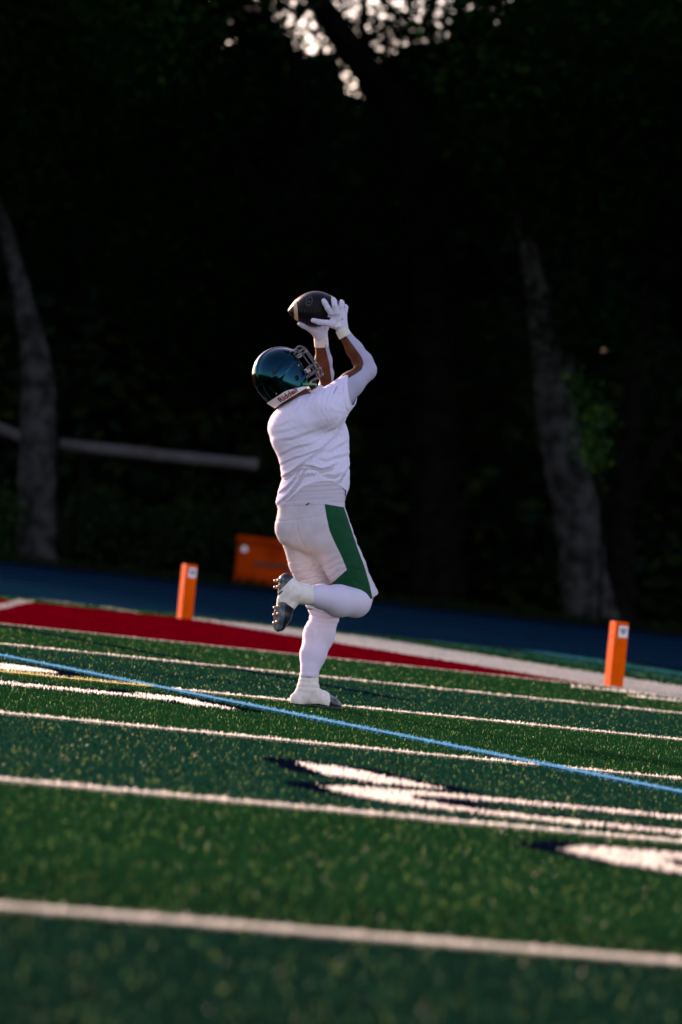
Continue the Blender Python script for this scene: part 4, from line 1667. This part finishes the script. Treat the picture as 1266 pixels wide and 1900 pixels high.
def brad(t):
    return RB * np.clip(1 - np.abs(t) ** 1.92, 0, 1) ** .80


def bpt(t, a, lift=0.0):
    """t -1..1 along the ball, a angle from the eye side towards the top"""
    r = brad(t) + lift
    return BC + BAX * t * HALF + r * (math.cos(a) * e1 + math.sin(a) * e2)


def ringmesh(ts, lift, seg=64, groove=False):
    V, Fc = [], []
    for t in ts:
        for k in range(seg):
            a = 2 * math.pi * k / seg
            g = 0
            if groove:
                ph = (a - .12) % (math.pi / 2)
                ph = min(ph, math.pi / 2 - ph)
                g = -.0012 * math.exp(-(ph / .05) ** 2)
            V.append(bpt(t, a, lift + g))
    for i in range(len(ts) - 1):
        for k in range(seg):
            Fc.append((i * seg + k, i * seg + (k + 1) % seg, (i + 1) * seg + (k + 1) % seg, (i + 1) * seg + k))
    return V, Fc


ts = -np.cos(np.linspace(.0, math.pi, 49))
V, Fc = ringmesh(ts, 0, 128, True)
ball = link('football', mesh_py('football', V, Fc), MT['ball'], None, True)
tag(ball, 'dark leather football with cream rings, held overhead between the gloved hands', 'ball')
for t0, t1 in ((-.79, -.66), (.60, .73)):
    V, Fc = ringmesh(np.linspace(t0, t1, 6), .0008)
    link('stripe', mesh_py('stripe', V, Fc), MT['ball_stripe'], ball, True)


def tof(px):
    return (px - 585.2) / 50.8


AL = -.13       # lace row angle
link('lace_seam', mesh_py('lace_seam', *tube([bpt(t, AL - .05, .001) for t in np.linspace(tof(550), tof(594), 12)], [.0012] * 12, 6)), MT['ball_green'], ball)
for k in range(8):
    t = tof(553.5 + k * 5.6)
    V, Fc = tube([bpt(t - .012, AL - .14, .0012), bpt(t, AL - .02, .003), bpt(t + .012, AL + .12, .0012)], [.0022, .0024, .002], 6)
    link('lace', mesh_py('lace', V, Fc), MT['ball_green'], ball)
# oval emblem with a small star
LG_T, LG_A = tof(574), .46


def lg(x, y):
    """x,y in metres on the surface, oval leaning with the ball"""
    return bpt(LG_T + (x + .18 * y) / HALF, LG_A + y / RB, .0010)


V, Fc = [], []
for k in range(36):
    a = 2 * math.pi * k / 36
    for r_ in (1.0, .80):
        V.append(lg(.0165 * r_ * math.cos(a), .0255 * r_ * math.sin(a)))
for k in range(36):
    j = (k + 1) % 36
    Fc.append((2 * k, 2 * j, 2 * j + 1, 2 * k + 1))
link('emblem_ring', mesh_py('emblem_ring', V, Fc), MT['ball_ring'], ball)
V = [lg(.0075 * (1 if k % 2 == 0 else .45) * math.cos(math.pi / 2 + k * math.pi / 4), -.002 + .0095 * (1 if k % 2 == 0 else .45) * math.sin(math.pi / 2 + k * math.pi / 4)) for k in range(8)]
V.append(lg(0, -.002))
link('emblem_star', mesh_py('emblem_star', V, [(k, (k + 1) % 8, 8) for k in range(8)]), MT['ball_ring'], ball)
